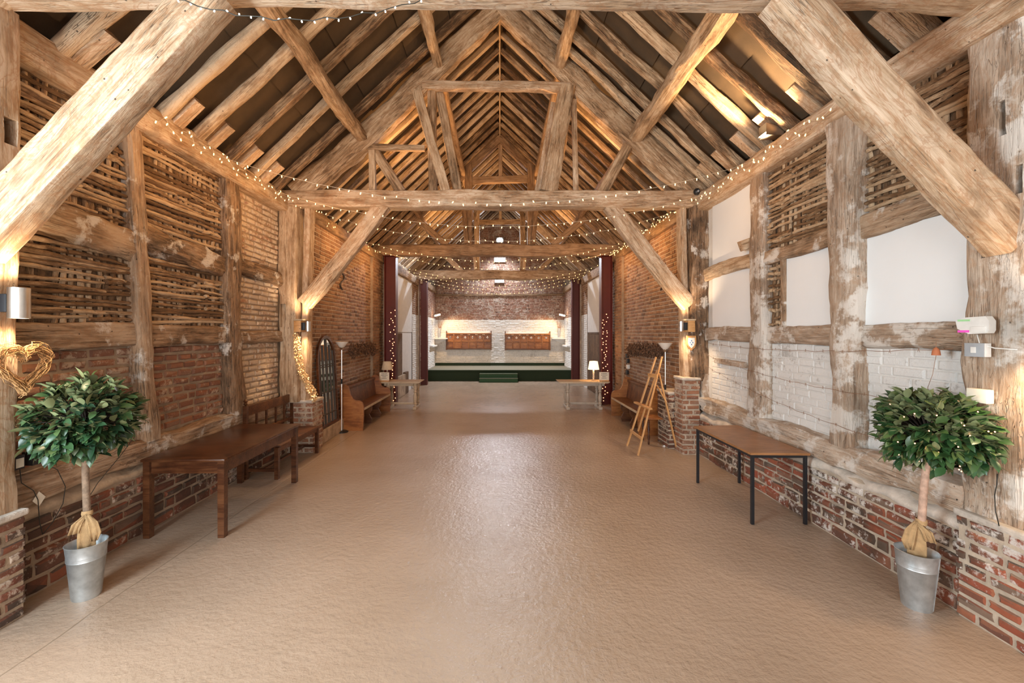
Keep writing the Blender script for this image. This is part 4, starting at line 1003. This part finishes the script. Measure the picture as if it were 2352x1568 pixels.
# ------------------------------------------------------------------ topiary trees
def leafmesh(v):
    rr = random.Random(v); L = .083+rr.uniform(-.01,.015); W_ = .020+rr.uniform(-.002,.004)
    st_ = [(0,.15), (.25,.8), (.5,1), (.75,.75), (1,0)]
    vs = []; fs = []
    for u, k in st_:
        dz = -.25*L*u*u*rr.uniform(.5,1.3)
        vs += [(u*L, -W_*k, dz+.006*k), (u*L, 0, dz), (u*L, W_*k, dz+.006*k)]
    for i in range(4):
        b = i*3; fs += [(b, b+3, b+4, b+1), (b+1, b+4, b+5, b+2)]
    return vs, fs
def topiary(x, y, base_r, label, mat, trunkmat, cx, cy, cz, rx, ry, rz_, seed, lit, lean):
    e = empty('bay_tree', (x, y, 0)); tag(e, label, 'tree', 'potted bay trees at the entrance')
    top_r, h = .122, .40
    mb = MB(); prof = [(.083,0), (.086,.012), (.110,.285), (.114,.288), (.112,.294), (.114,.300), (.112,.306), (.114,.312), (.113,.318), (.121,.395), (.125,.40), (.121,.402), (.117,.395), (.083,.02)]
    mb.lathe(prof, 40, cap=False); mb.lathe([(.083,0), (.083,.004)], 40); p = mb.build('bucket', M['galv'], e, 60)
    mb = MB(); a_ = R(-60 if x > 0 else 200); mb.tube([(math.cos(a_)*.086, math.sin(a_)*.086, .01), (math.cos(a_)*.121, math.sin(a_)*.121, .39)], .003, 5)
    o = mb.build('seam', M['galv'], p)
    mb = MB(); mb.lathe([(.002,.33), (.112,.32)], 30, cap=False); mb.build('soil', M['soil'], e)
    tl = Vector((cx-x, cy-y, cz-.08)); pts = [Vector((0,0,.3)), Vector((0,0,.3)).lerp(tl, .3)+Vector((.006,0,0)), Vector((0,0,.3)).lerp(tl, .65)+Vector((-.006,0,0)), tl]
    mb = MB(); mb.tube(pts, [.026,.024,.022,.02], 12); mb.build('trunk', trunkmat, e)
    # burlap wrap and bow
    q = pts[1]; mb = MB(); mb.lathe([(.03,-.02), (.034,0), (.03,.02)], 16, (q.x, q.y, .62), False); mb.build('burlap_band', M['burlap'], e)
    cd = (Vector((0,0,0))-Vector((x,y,0))).normalized()   # towards the middle of the room
    sd = Vector((-cd.y, cd.x, 0))
    def cloth(name, pts_, w_, th=.006):
        vs = []; n__ = len(pts_)
        for i, (o_, ww) in enumerate(zip(pts_, w_)):
            for k in range(7):
                u = (k-3)/3; pf = math.sin(k*2.1+i*.6)*.008
                vs.append(o_+sd*(u*ww)+cd*(pf))
        fs_ = [(i*7+k, i*7+k+1, (i+1)*7+k+1, (i+1)*7+k) for i in range(n__-1) for k in range(6)]
        me = mesh(vs, fs_, 180); ob = link(name, me, M['burlap'], e, world=False); md = ob.modifiers.new('s', 'SOLIDIFY'); md.thickness = th; return ob
    c0 = cd*.045
    cloth('burlap_tail', [c0+Vector((0,0,.62)), cd*.055+Vector((0,0,.55)), cd*.055+Vector((0,0,.45)), cd*.05+Vector((0,0,.34))], [.015,.045,.052,.05])
    cloth('burlap_loop', [c0+Vector((0,0,.62)), cd*.075+sd*.03*(1 if x < 0 else -1)+Vector((0,0,.56)), cd*.08+sd*.045*(1 if x < 0 else -1)+Vector((0,0,.48)), cd*.07+sd*.04*(1 if x < 0 else -1)+Vector((0,0,.42))], [.012,.03,.035,.02])
    cloth('burlap_loop', [c0+Vector((0,0,.62)), cd*.06-sd*.05*(1 if x < 0 else -1)+Vector((0,0,.57)), cd*.06-sd*.07*(1 if x < 0 else -1)+Vector((0,0,.50))], [.012,.03,.03])
    # crown: branchlets and leaves
    rg = random.Random(seed); C_ = Vector((cx-x, cy-y, cz)); tw = MB(); L_ = []
    for k in range(230):
        d = Vector((rg.gauss(0,1), rg.gauss(0,1), rg.gauss(0,1))).normalized()
        if d.z < -.75: d.z = -.6; d.normalize()
        rr = rg.uniform(.80, .98); tip = C_+Vector((d.x*rx*rr, d.y*ry*rr, d.z*rz_*rr))
        tw.tube([C_+Vector((0,0,-.05)), C_.lerp(tip, .5)+Vector((0,0,-.02)), tip], [.004,.003,.0015], 4)
        for q_ in range(8):
            o_ = (C_+Vector((0,0,-.02))).lerp(tip, rg.uniform(.62, 1.0)) + Vector([rg.uniform(-.02,.02) for _ in range(3)])
            dr = (d+Vector([rg.uniform(-.9,.9) for _ in range(3)])+Vector((0,0,.1))).normalized(); L_.append((o_, dr, rg.uniform(.75,1.2), rg.randrange(5)))
    tw.build('twigs', M['soil'], e)
    W0 = wm(e)
    def key(j): return -(((W0 @ j[0])-CAMP).length) + (j[0]-C_).length*1.2
    L_.sort(key=key, reverse=True); rest = MB()
    for i, (o_, dr, s_, v) in enumerate(L_):
        qt = dr.to_track_quat('X', 'Z'); m_ = Matrix.Translation(o_) @ qt.to_matrix().to_4x4() @ Matrix.Rotation(rg.uniform(-.7,.7), 4, 'X') @ Matrix.Scale(s_, 4)
        if i < 300:
            k_ = (mat.name, v)
            if k_ not in LEAF: LEAF[k_] = mesh(*leafmesh(v), 180); LEAF[k_].materials.append(mat)
            link('leaf', LEAF[k_], None, e, m_, False)
        else:
            vs, fs = leafmesh(v); rest.add([m_ @ Vector(c_) for c_ in vs], fs)
    ob = link('foliage', mesh(rest.v, rest.f, 180), mat, e, world=False); ob['kind'] = 'stuff'
    if lit:
        bb = bulbmesh(M['glowpink'], .0038, .008)
        for k in range(46):
            d = Vector((rg.gauss(0,1)-.5, rg.gauss(0,1)-.6, rg.gauss(0,.8))).normalized(); r_ = rg.uniform(.8,.95)
            m_ = Matrix.Translation(C_+Vector((d.x*rx*r_, d.y*ry*r_, d.z*rz_*r_)))
            link('fairy_bulb', bb, None, e, m_, False)
    return e
LEAF = {}
BM_ = {}
def bulbmesh(mat, r, L):
    k = (mat.name, r, L)
    if k in BM_: return BM_[k]
    mb = MB(); mb.lathe([(r*.8,0), (r,-L*.3), (r,-L*.8), (r*.3,-L)], 6); me = mesh(mb.v, mb.f, 180); me.materials.append(mat); BM_[k] = me; return me
topiary(-3.07, 3.17, .1, 'potted bay tree with dense dark crown near the left wall and wicker heart', M['leaf'], M['bark'], -3.045, 3.14, 1.33, .28, .39, .30, 1, False, 0)
topiary(2.98, 3.05, .1, 'potted bay tree sprinkled with lights near the right wall', M['leaf2'], M['barkpale'], 2.96, 2.94, 1.28, .25, .38, .28, 2, True, 0)

# ------------------------------------------------------------------ fairy lights
def light_string(pts, spacing, label, group, wire='wirewhite', glow='glow', r=.0062, L=.026, wr_=.0022, seed=0, drop=None):
    pts = [Vector(p) for p in pts]; e = empty('fairy_light_string', pts[0]); tag(e, label, 'string lights', group)
    mb = MB(); mb.tube([p-pts[0] for p in pts], wr_, 4); mb.build('wire', M[wire], e, 180)
    me = bulbmesh(M[glow], r, L); rg = random.Random(seed); acc = 0
    for a_, b_ in zip(pts, pts[1:]):
        d = (b_-a_).length; t_ = spacing-acc
        while t_ <= d:
            p = a_.lerp(b_, t_/d)-pts[0]
            ang = rg.uniform(-.5,.5) if rg.random() < .8 else rg.uniform(2.2, 4)
            m_ = Matrix.Translation(p) @ Matrix.Rotation(ang, 4, 'Y') @ Matrix.Rotation(rg.uniform(-.6,.6), 4, 'X') @ Matrix.Translation((0,0,-.004)) 
            link('bulb', me, None, e, m_, False); t_ += spacing*rg.uniform(.85, 1.15)
        acc = d-(t_-spacing)
    return e
ORD = ['nearest', 'second', 'third', 'fourth', 'fifth', 'sixth', 'seventh', 'eighth', 'farthest']
for i, (y, sag) in enumerate(((5.0,.56), (6.2,.53), (7.25,.52), (9.4,.5), (10.5,.5), (12.6,.47), (13.4,.5), (14.4,.52), (15.5,.56))):
    xl_, xr_ = (-3.33, 3.2) if y < 7.1 else ((-3.2, 3.05) if y < 12 else (-3.0, 2.95))
    zz = 4.04 if y < 12 else 3.95
    rg = random.Random(i); pts = []
    for k in range(41):
        u = k/40; pts.append((xl_+(xr_-xl_)*u, y+rg.uniform(-.01,.01)+.05*math.sin(u*3), zz-sag*4*u*(1-u)+rg.uniform(-.006,.006)))
    light_string(pts, .135 if y < 12 else .17, '%s of the nine sagging warm light strings crossing the barn' % ORD[i], 'fairy light strings across the barn', seed=i)
for s, X, nm in ((-1, -3.36, 'left'), (1, 3.14, 'right')):
    rg = random.Random(50+s); pts = []
    for k in range(140):
        y = 3.85+k*.055
        xx = X if y < 7 else (X-s*.12)
        if 6.8 < y < 7.2: xx -= s*.08
        pts.append((xx-s*(.02+.06*rg.random()), y, 4.03+.05*math.sin(k*1.1)+rg.uniform(-.05,.05)))
    light_string(pts, .10, 'tangled warm fairy lights running along the %s wall plate' % nm, 'fairy lights along the wall plates', seed=60+s)
# dark cable string hung under the nearest beam
pts = []
for k in range(31):
    u = k/30; pts.append((-2.35+2.3*u, 2.56, 4.13-.30*4*u*(1-u)+.01*math.sin(k*2.3)))
light_string(pts, .075, 'dark cabled string of white lights hung below the nearest tie beam', None, 'wiredark', 'glowwhite', .0045, .012, .0035, 3)
for s, x0, z1, nm in ((-1, -2.90, 2.66, 'left'), (1, 2.84, 2.54, 'right')):
    pts = []
    for k in range(100):
        u = k/99; pts.append((x0+random.uniform(-.085,.085), 11.54, z1-(z1-.08)*u))
    light_string(pts, .15, 'amber lights coiled down the nearer %s red column' % nm, 'lights wound on the red columns', 'wiredark', 'glowpink', .011, .02, .003, 70+s)

# ------------------------------------------------------------------ small things
# wicker heart on near left post
e = empty('wicker_heart', (-3.285, 2.90, 1.73)); tag(e, 'woven twig heart wreath hanging on the near left post', 'wreath')
rg = random.Random(8)
for k in range(44):
    mb = MB(); pts = []; o1, o2, sc_ = rg.uniform(-.02,.02), rg.uniform(0,.05), rg.uniform(.78,1.15); ph = rg.uniform(0, 6)
    for i in range(41):
        t_ = 2*PI*i/40; hx = 16*math.sin(t_)**3; hy = 13*math.cos(t_)-5*math.cos(2*t_)-2*math.cos(3*t_)-math.cos(4*t_)
        pts.append((.02+o2+.014*math.sin(t_*9+ph), hx*.0098*sc_+.009*math.sin(t_*13+ph*2), hy*.0102*sc_+o1+.009*math.cos(t_*11+ph)))
    mb.tube(pts, .0022, 4); mb.build('twig', M['wicker'], e, 180)
# plug-in transformers, tag and cables near the left tree
for k, (y, lab) in enumerate(((3.02, 'black plug-in transformer on left sill beam, the nearer of two'), (3.17, 'black plug-in transformer on left sill beam, the farther of two'))):
    e = empty('plug_transformer', (-3.45, y, 1.03-k*.0)); tag(e, lab, 'plug', 'plug transformers on the left wall')
    mb = MB(); mb.box(-.05, .035, -.05, .05, -.05, .05, .006); mb.build('case', M['blackplastic'], e)
    mb = MB(); mb.box(.036, .038, -.01, .04, -.035, .03); mb.build('white_sticker', M['card'], e)
e = empty('label_tag', (-3.425, 3.17, .72)); tag(e, 'white diamond-hung paper tag on a cable beside the left bucket', 'tag')
mb = MB(); mb.add([(.0,-.045,0), (.0,0,-.055), (0,.045,0), (0,0,.055), (.003,-.045,0), (.003,0,-.055), (.003,.045,0), (.003,0,.055)], [(0,1,2,3), (7,6,5,4), (0,4,5,1), (1,5,6,2), (2,6,7,3), (3,7,4,0)]); mb.build('card', M['card'], e, None)
for pts, lab in (([(-3.42,3.04,.98), (-3.42,3.05,.88), (-3.41,3.12,.80), (-3.41,3.15,.72), (-3.42,3.17,.55), (-3.42,3.19,.45)], 'thin dark cable dangling from the nearer transformer to the tag'),
                 ([(-3.42,3.2,.98), (-3.40,3.28,.90), (-3.40,3.34,.75), (-3.41,3.33,.62), (-3.42,3.26,.5), (-3.43,3.2,.44)], 'thin dark cable looping from the farther transformer down the plinth'),
                 ([(-3.43,4.0,.97), (-3.42,3.85,.85), (-3.3,3.5,.72), (-3.12,3.2,.66)], 'thin dark cable draped from sill beam to the left tree trunk')):
    mb = MB(); mb.tube(pts, .003, 5); o = mb.build('power_cable', M['wiredark'], None, 180); tag(o, lab, 'cable')
# right post fittings: emergency light, switch, socket box (on inner face X=3.18)
xi = 3.165
e = empty('emergency_light', (xi, 2.83, 2.0)); tag(e, 'rounded white fixture with green and pink marks on near right post', 'light fitting')
mb = MB(); mb.prism([(-.09,-.05), (.02,-.055), (.09,-.02), (.10,.03), (.05,.055), (-.08,.06), (-.10,.03), (-.10,-.03)], 'x', -.035, .01); mb.build('case', M['plug'], e, 50)
mb = MB(); mb.box(-.038, -.035, .01, .085, .03, .042); mb.build('green_mark', plain('green_print', (.35,.68,.32), .5), e, None)
mb = MB(); mb.box(-.038, -.035, .015, .085, -.045, -.03); mb.build('pink_mark', plain('pink_print', (.85,.10,.55), .5), e, None)
mb = MB(); mb.box(-.045, -.03, -.08, .0, -.045, -.005, .004); mb.build('clip', M['plug'], e)
mb = MB(); mb.tube([(xi-.01,2.82,1.94), (xi-.015,2.80,1.88), (xi-.01,2.72,1.855), (xi-.01,2.6,1.85)], .004, 6); o = mb.build('white_cable', M['plug'], None, 180); tag(o, 'short white cable running from the rounded fixture on right post', 'cable')
e = empty('light_switch', (xi, 2.81, 1.84)); tag(e, 'grey plate light switch below the white fixture on right post', 'switch')
mb = MB(); mb.box(-.035, .01, -.055, .06, -.045, .045, .004); mb.build('back_box', M['plug'], e)
mb = MB(); mb.box(-.041, -.035, -.055, .06, -.045, .045, .002); mb.build('face_plate', M['greyplate'], e)
mb = MB(); mb.box(-.047, -.041, -.012, .018, -.02, .02, .002); mb.build('rocker', M['plug'], e)
e = empty('socket_box', (xi, 2.80, 1.54)); tag(e, 'cream blank socket box on right post just above the lit tree', 'socket')
mb = MB(); mb.box(-.04, .01, -.06, .06, -.045, .045, .005); mb.build('box', M['card'], e)
# wooden peg block on white panel
o = timber('wooden_peg', (RX-.14, 5.64, 3.10), (RX+.02, 5.60, 3.16), .13, .13, M['oak'], None, rough=.006, rings=4, rnd=.15); tag(o, 'short oak block sticking out beside the upper white panel', 'block')
# barbed wires along the right wall
for k, (pa, pb, sg, lab) in enumerate((((3.185,6.6,1.80), (3.185,3.0,1.84), .06, 'topmost rusty barbed wire strung along the right lower rail'),
                                     ((3.185,6.6,1.62), (3.185,3.0,1.44), .10, 'middle rusty barbed wire sagging over white brickwork'),
                                     ((3.185,6.6,1.45), (3.185,3.4,1.05), .08, 'lowest rusty barbed wire crossing white brickwork behind the lit tree'))):
    e = empty('barbed_wire', pa); tag(e, lab, 'wire', 'barbed wires on the right wall')
    pa = Vector(pa); pb = Vector(pb); P_ = [ (pa.lerp(pb, i/30)-pa)+Vector((.0, 0, -sg*4*(i/30)*(1-i/30)+.006*math.sin(i*1.9))) for i in range(31)]
    mb = MB(); mb.tube(P_, .0022, 4); mb.build('strand', M['rust'], e, 180)
    for i in range(2, 30, 2):
        mb = MB(); c = P_[i]; mb.tube([c+Vector((-.004,-.008,-.016)), c+Vector((-.004,.006,.016))], .0018, 4); mb.tube([c+Vector((-.004,.010,-.014)), c+Vector((-.004,-.006,.015))], .0018, 4); mb.build('barb', M['rust'], e, 180)
# terracotta bells on string
for (y, z, lab) in ((3.10, 1.84, 'small terracotta bell hanging at the end of the upper wire'), (3.16, 1.50, 'small terracotta bell hanging just above the lit tree')):
    e = empty('hanging_bell', (3.17, y, z)); tag(e, lab, 'bell', 'terracotta bells on the right wall')
    mb = MB(); mb.lathe([(.026,-.05), (.022,-.02), (.014,0), (.004,.008)], 14); mb.build('bell_body', M['terra'], e)
    mb = MB(); mb.tube([(0,0,.0), (0,0,.05)], .002, 4); mb.build('cord', M['rust'], e)
mb = MB(); mb.tube([(3.17,3.10,1.79), (3.165,3.12,1.65), (3.17,3.16,1.55)], .002, 4); o = mb.build('jute_twine', M['rust'], None, 180); tag(o, 'thin rusty twine linking the two terracotta bells', 'twine')
# cable from lit tree to the socket
mb = MB(); mb.tube([(3.15,2.70,1.06), (3.155,2.71,.98), (3.155,2.72,.92), (3.16,2.72,.82), (3.16,2.70,.73)], .003, 5); o = mb.build('power_cable', M['wiredark'], None, 180); tag(o, 'thin dark cable trailing from the lit tree down the right post', 'cable')
# small black camera on the tie beam end and plug cluster on the far right wall
e = empty('security_camera', (3.14, 6.80, 4.20)); tag(e, 'small black round camera at the right end of the second tie beam', 'camera')
mb = MB(); mb.lathe([(.0,-.05), (.035,-.04), (.05,-.01), (.05,.02), (.03,.05), (0,.055)], 18, cap=False); mb.build('body', M['black'], e, 60)
mb = MB(); mb.lathe([(.016,0), (.016,.012), (.0,.014)], 12); o = mb.build('lens', M['greyplate'], e, mw=Matrix.Translation((0,-.047,0)) @ Matrix.Rotation(R(90), 4, 'X'))
e = empty('socket_cluster', (3.12, 10.35, 1.28)); tag(e, 'black plugs and sockets on right brick wall above the pew end', 'socket')
for k, (y, z) in enumerate(((0,0), (.06,.12), (-.02,-.14), (.05,-.28))):
    mb = MB(); mb.box(-.05, .015, y-.05, y+.05, z-.05, z+.05, .006); mb.build('plug_body', M['blackplastic'] if k != 2 else M['plug'], e)
mb = MB(); mb.tube([(-.03,0,0), (-.04,.03,-.1), (-.03,.02,-.3), (-.04,0,-.5)], .006, 5); mb.build('cable', M['blackplastic'], e)
# shield plaque
e = empty('shield_plaque', (3.06, 6.835, 1.80)); tag(e, 'small wooden shield plaque with white crest on right post', 'plaque')
sh = [(-.075,.11), (.075,.11), (.08,.0), (.06,-.07), (0,-.13), (-.06,-.07), (-.08,0)]
mb = MB(); mb.prism(sh, 'y', -.02, 0); mb.build('shield', M['easel'], e)
mb = MB(); mb.prism([(a_*.68, b_*.70) for a_, b_ in sh], 'y', -.024, -.02); mb.build('white_crest', M['plug'], e)
mb = MB()
for (a_, b_) in ((0,.03), (-.02,0), (.02,0), (0,-.03)): mb.prism([(a_-.012,b_), (a_,b_+.016), (a_+.012,b_), (a_,b_-.016)], 'y', -.026, -.024)
mb.build('crest_mark', plain('blue_crest_print', (.10,.20,.42), .5), e)
# iron wall ties
for (x, y, z, s, lab) in ((-3.24, 8.78, 3.02, 1, 'S-shaped iron wall tie high on left brick wall'), (3.11, 8.25, 2.95, -1, 'hooked iron wall tie high on right brick wall')):
    mb = MB(); pts = []
    for i in range(25):
        t_ = i/24*2*PI; pts.append((x, y+.11*math.sin(t_)*(1 if s > 0 else .5), z+.17-.34*i/24))
    mb.tube(pts, .016, 8); o = mb.build('iron_wall_tie', M['iron'], None, 60); tag(o, lab, 'wall tie')
# dried flower garlands
def garland(name, pts, rad, n, mat, label, seed, lit=False, size=.016, group=None):
    pts = [Vector(p) for p in pts]; e = empty(name, pts[0]); tag(e, label, 'garland', group); rg = random.Random(seed)
    mb = MB(); mb.tube([p-pts[0] for p in pts], .006, 5); mb.build('stem', M['rust'], e)
    mb = MB(); B = []
    for k in range(n):
        i = rg.randrange(len(pts)-1); p = pts[i].lerp(pts[i+1], rg.random())-pts[0]; d = Vector([rg.gauss(0,1) for _ in range(3)]).normalized()
        c = p+Vector((d.x*rad*.45, d.y*rad, d.z*rad))*rg.random()**.5; s_ = size*rg.uniform(.6,1.4)
        mb.add([c+Vector((s_,0,0)), c-Vector((s_,0,0)), c+Vector((0,s_,0)), c-Vector((0,s_,0)), c+Vector((0,0,s_*1.4)), c-Vector((0,0,s_*1.4))],
               [(0,2,4),(2,1,4),(1,3,4),(3,0,4),(2,0,5),(1,2,5),(3,1,5),(0,3,5)])
        if lit and k % 14 == 0: B.append(c+Vector((.02,-.02,0)))
    o = mb.build('flower_heads', mat, e, None); o['kind'] = 'stuff'
    for c in B: link('fairy_bulb', bulbmesh(M['glow'], .006, .012), None, e, Matrix.Translation(c), False)
garland('dried_flower_garland', [(-3.13,8.95,1.56), (-3.13,9.6,1.60), (-3.13,10.3,1.58), (-3.13,10.7,1.54)], .16, 900, M['dried'], 'dark dried flower garland on brick wall above the left pew', 3, group='dried flower garlands above pews')
garland('dried_flower_garland', [(3.03,7.9,1.62), (3.03,8.6,1.60), (3.03,9.4,1.58), (3.03,10.1,1.55)], .16, 1000, M['dried'], 'dark dried flower garland on brick wall above the right pew', 4, group='dried flower garlands above pews')
garland('hop_garland', [(-3.24,6.80,1.93), (-3.22,6.79,1.6), (-3.16,6.80,1.32), (-3.06,6.84,1.1), (-3.0,6.92,.9)], .10, 800, M['hops'], 'pale dried hop garland glowing down the left post beside the mirror', 5, True, .013)
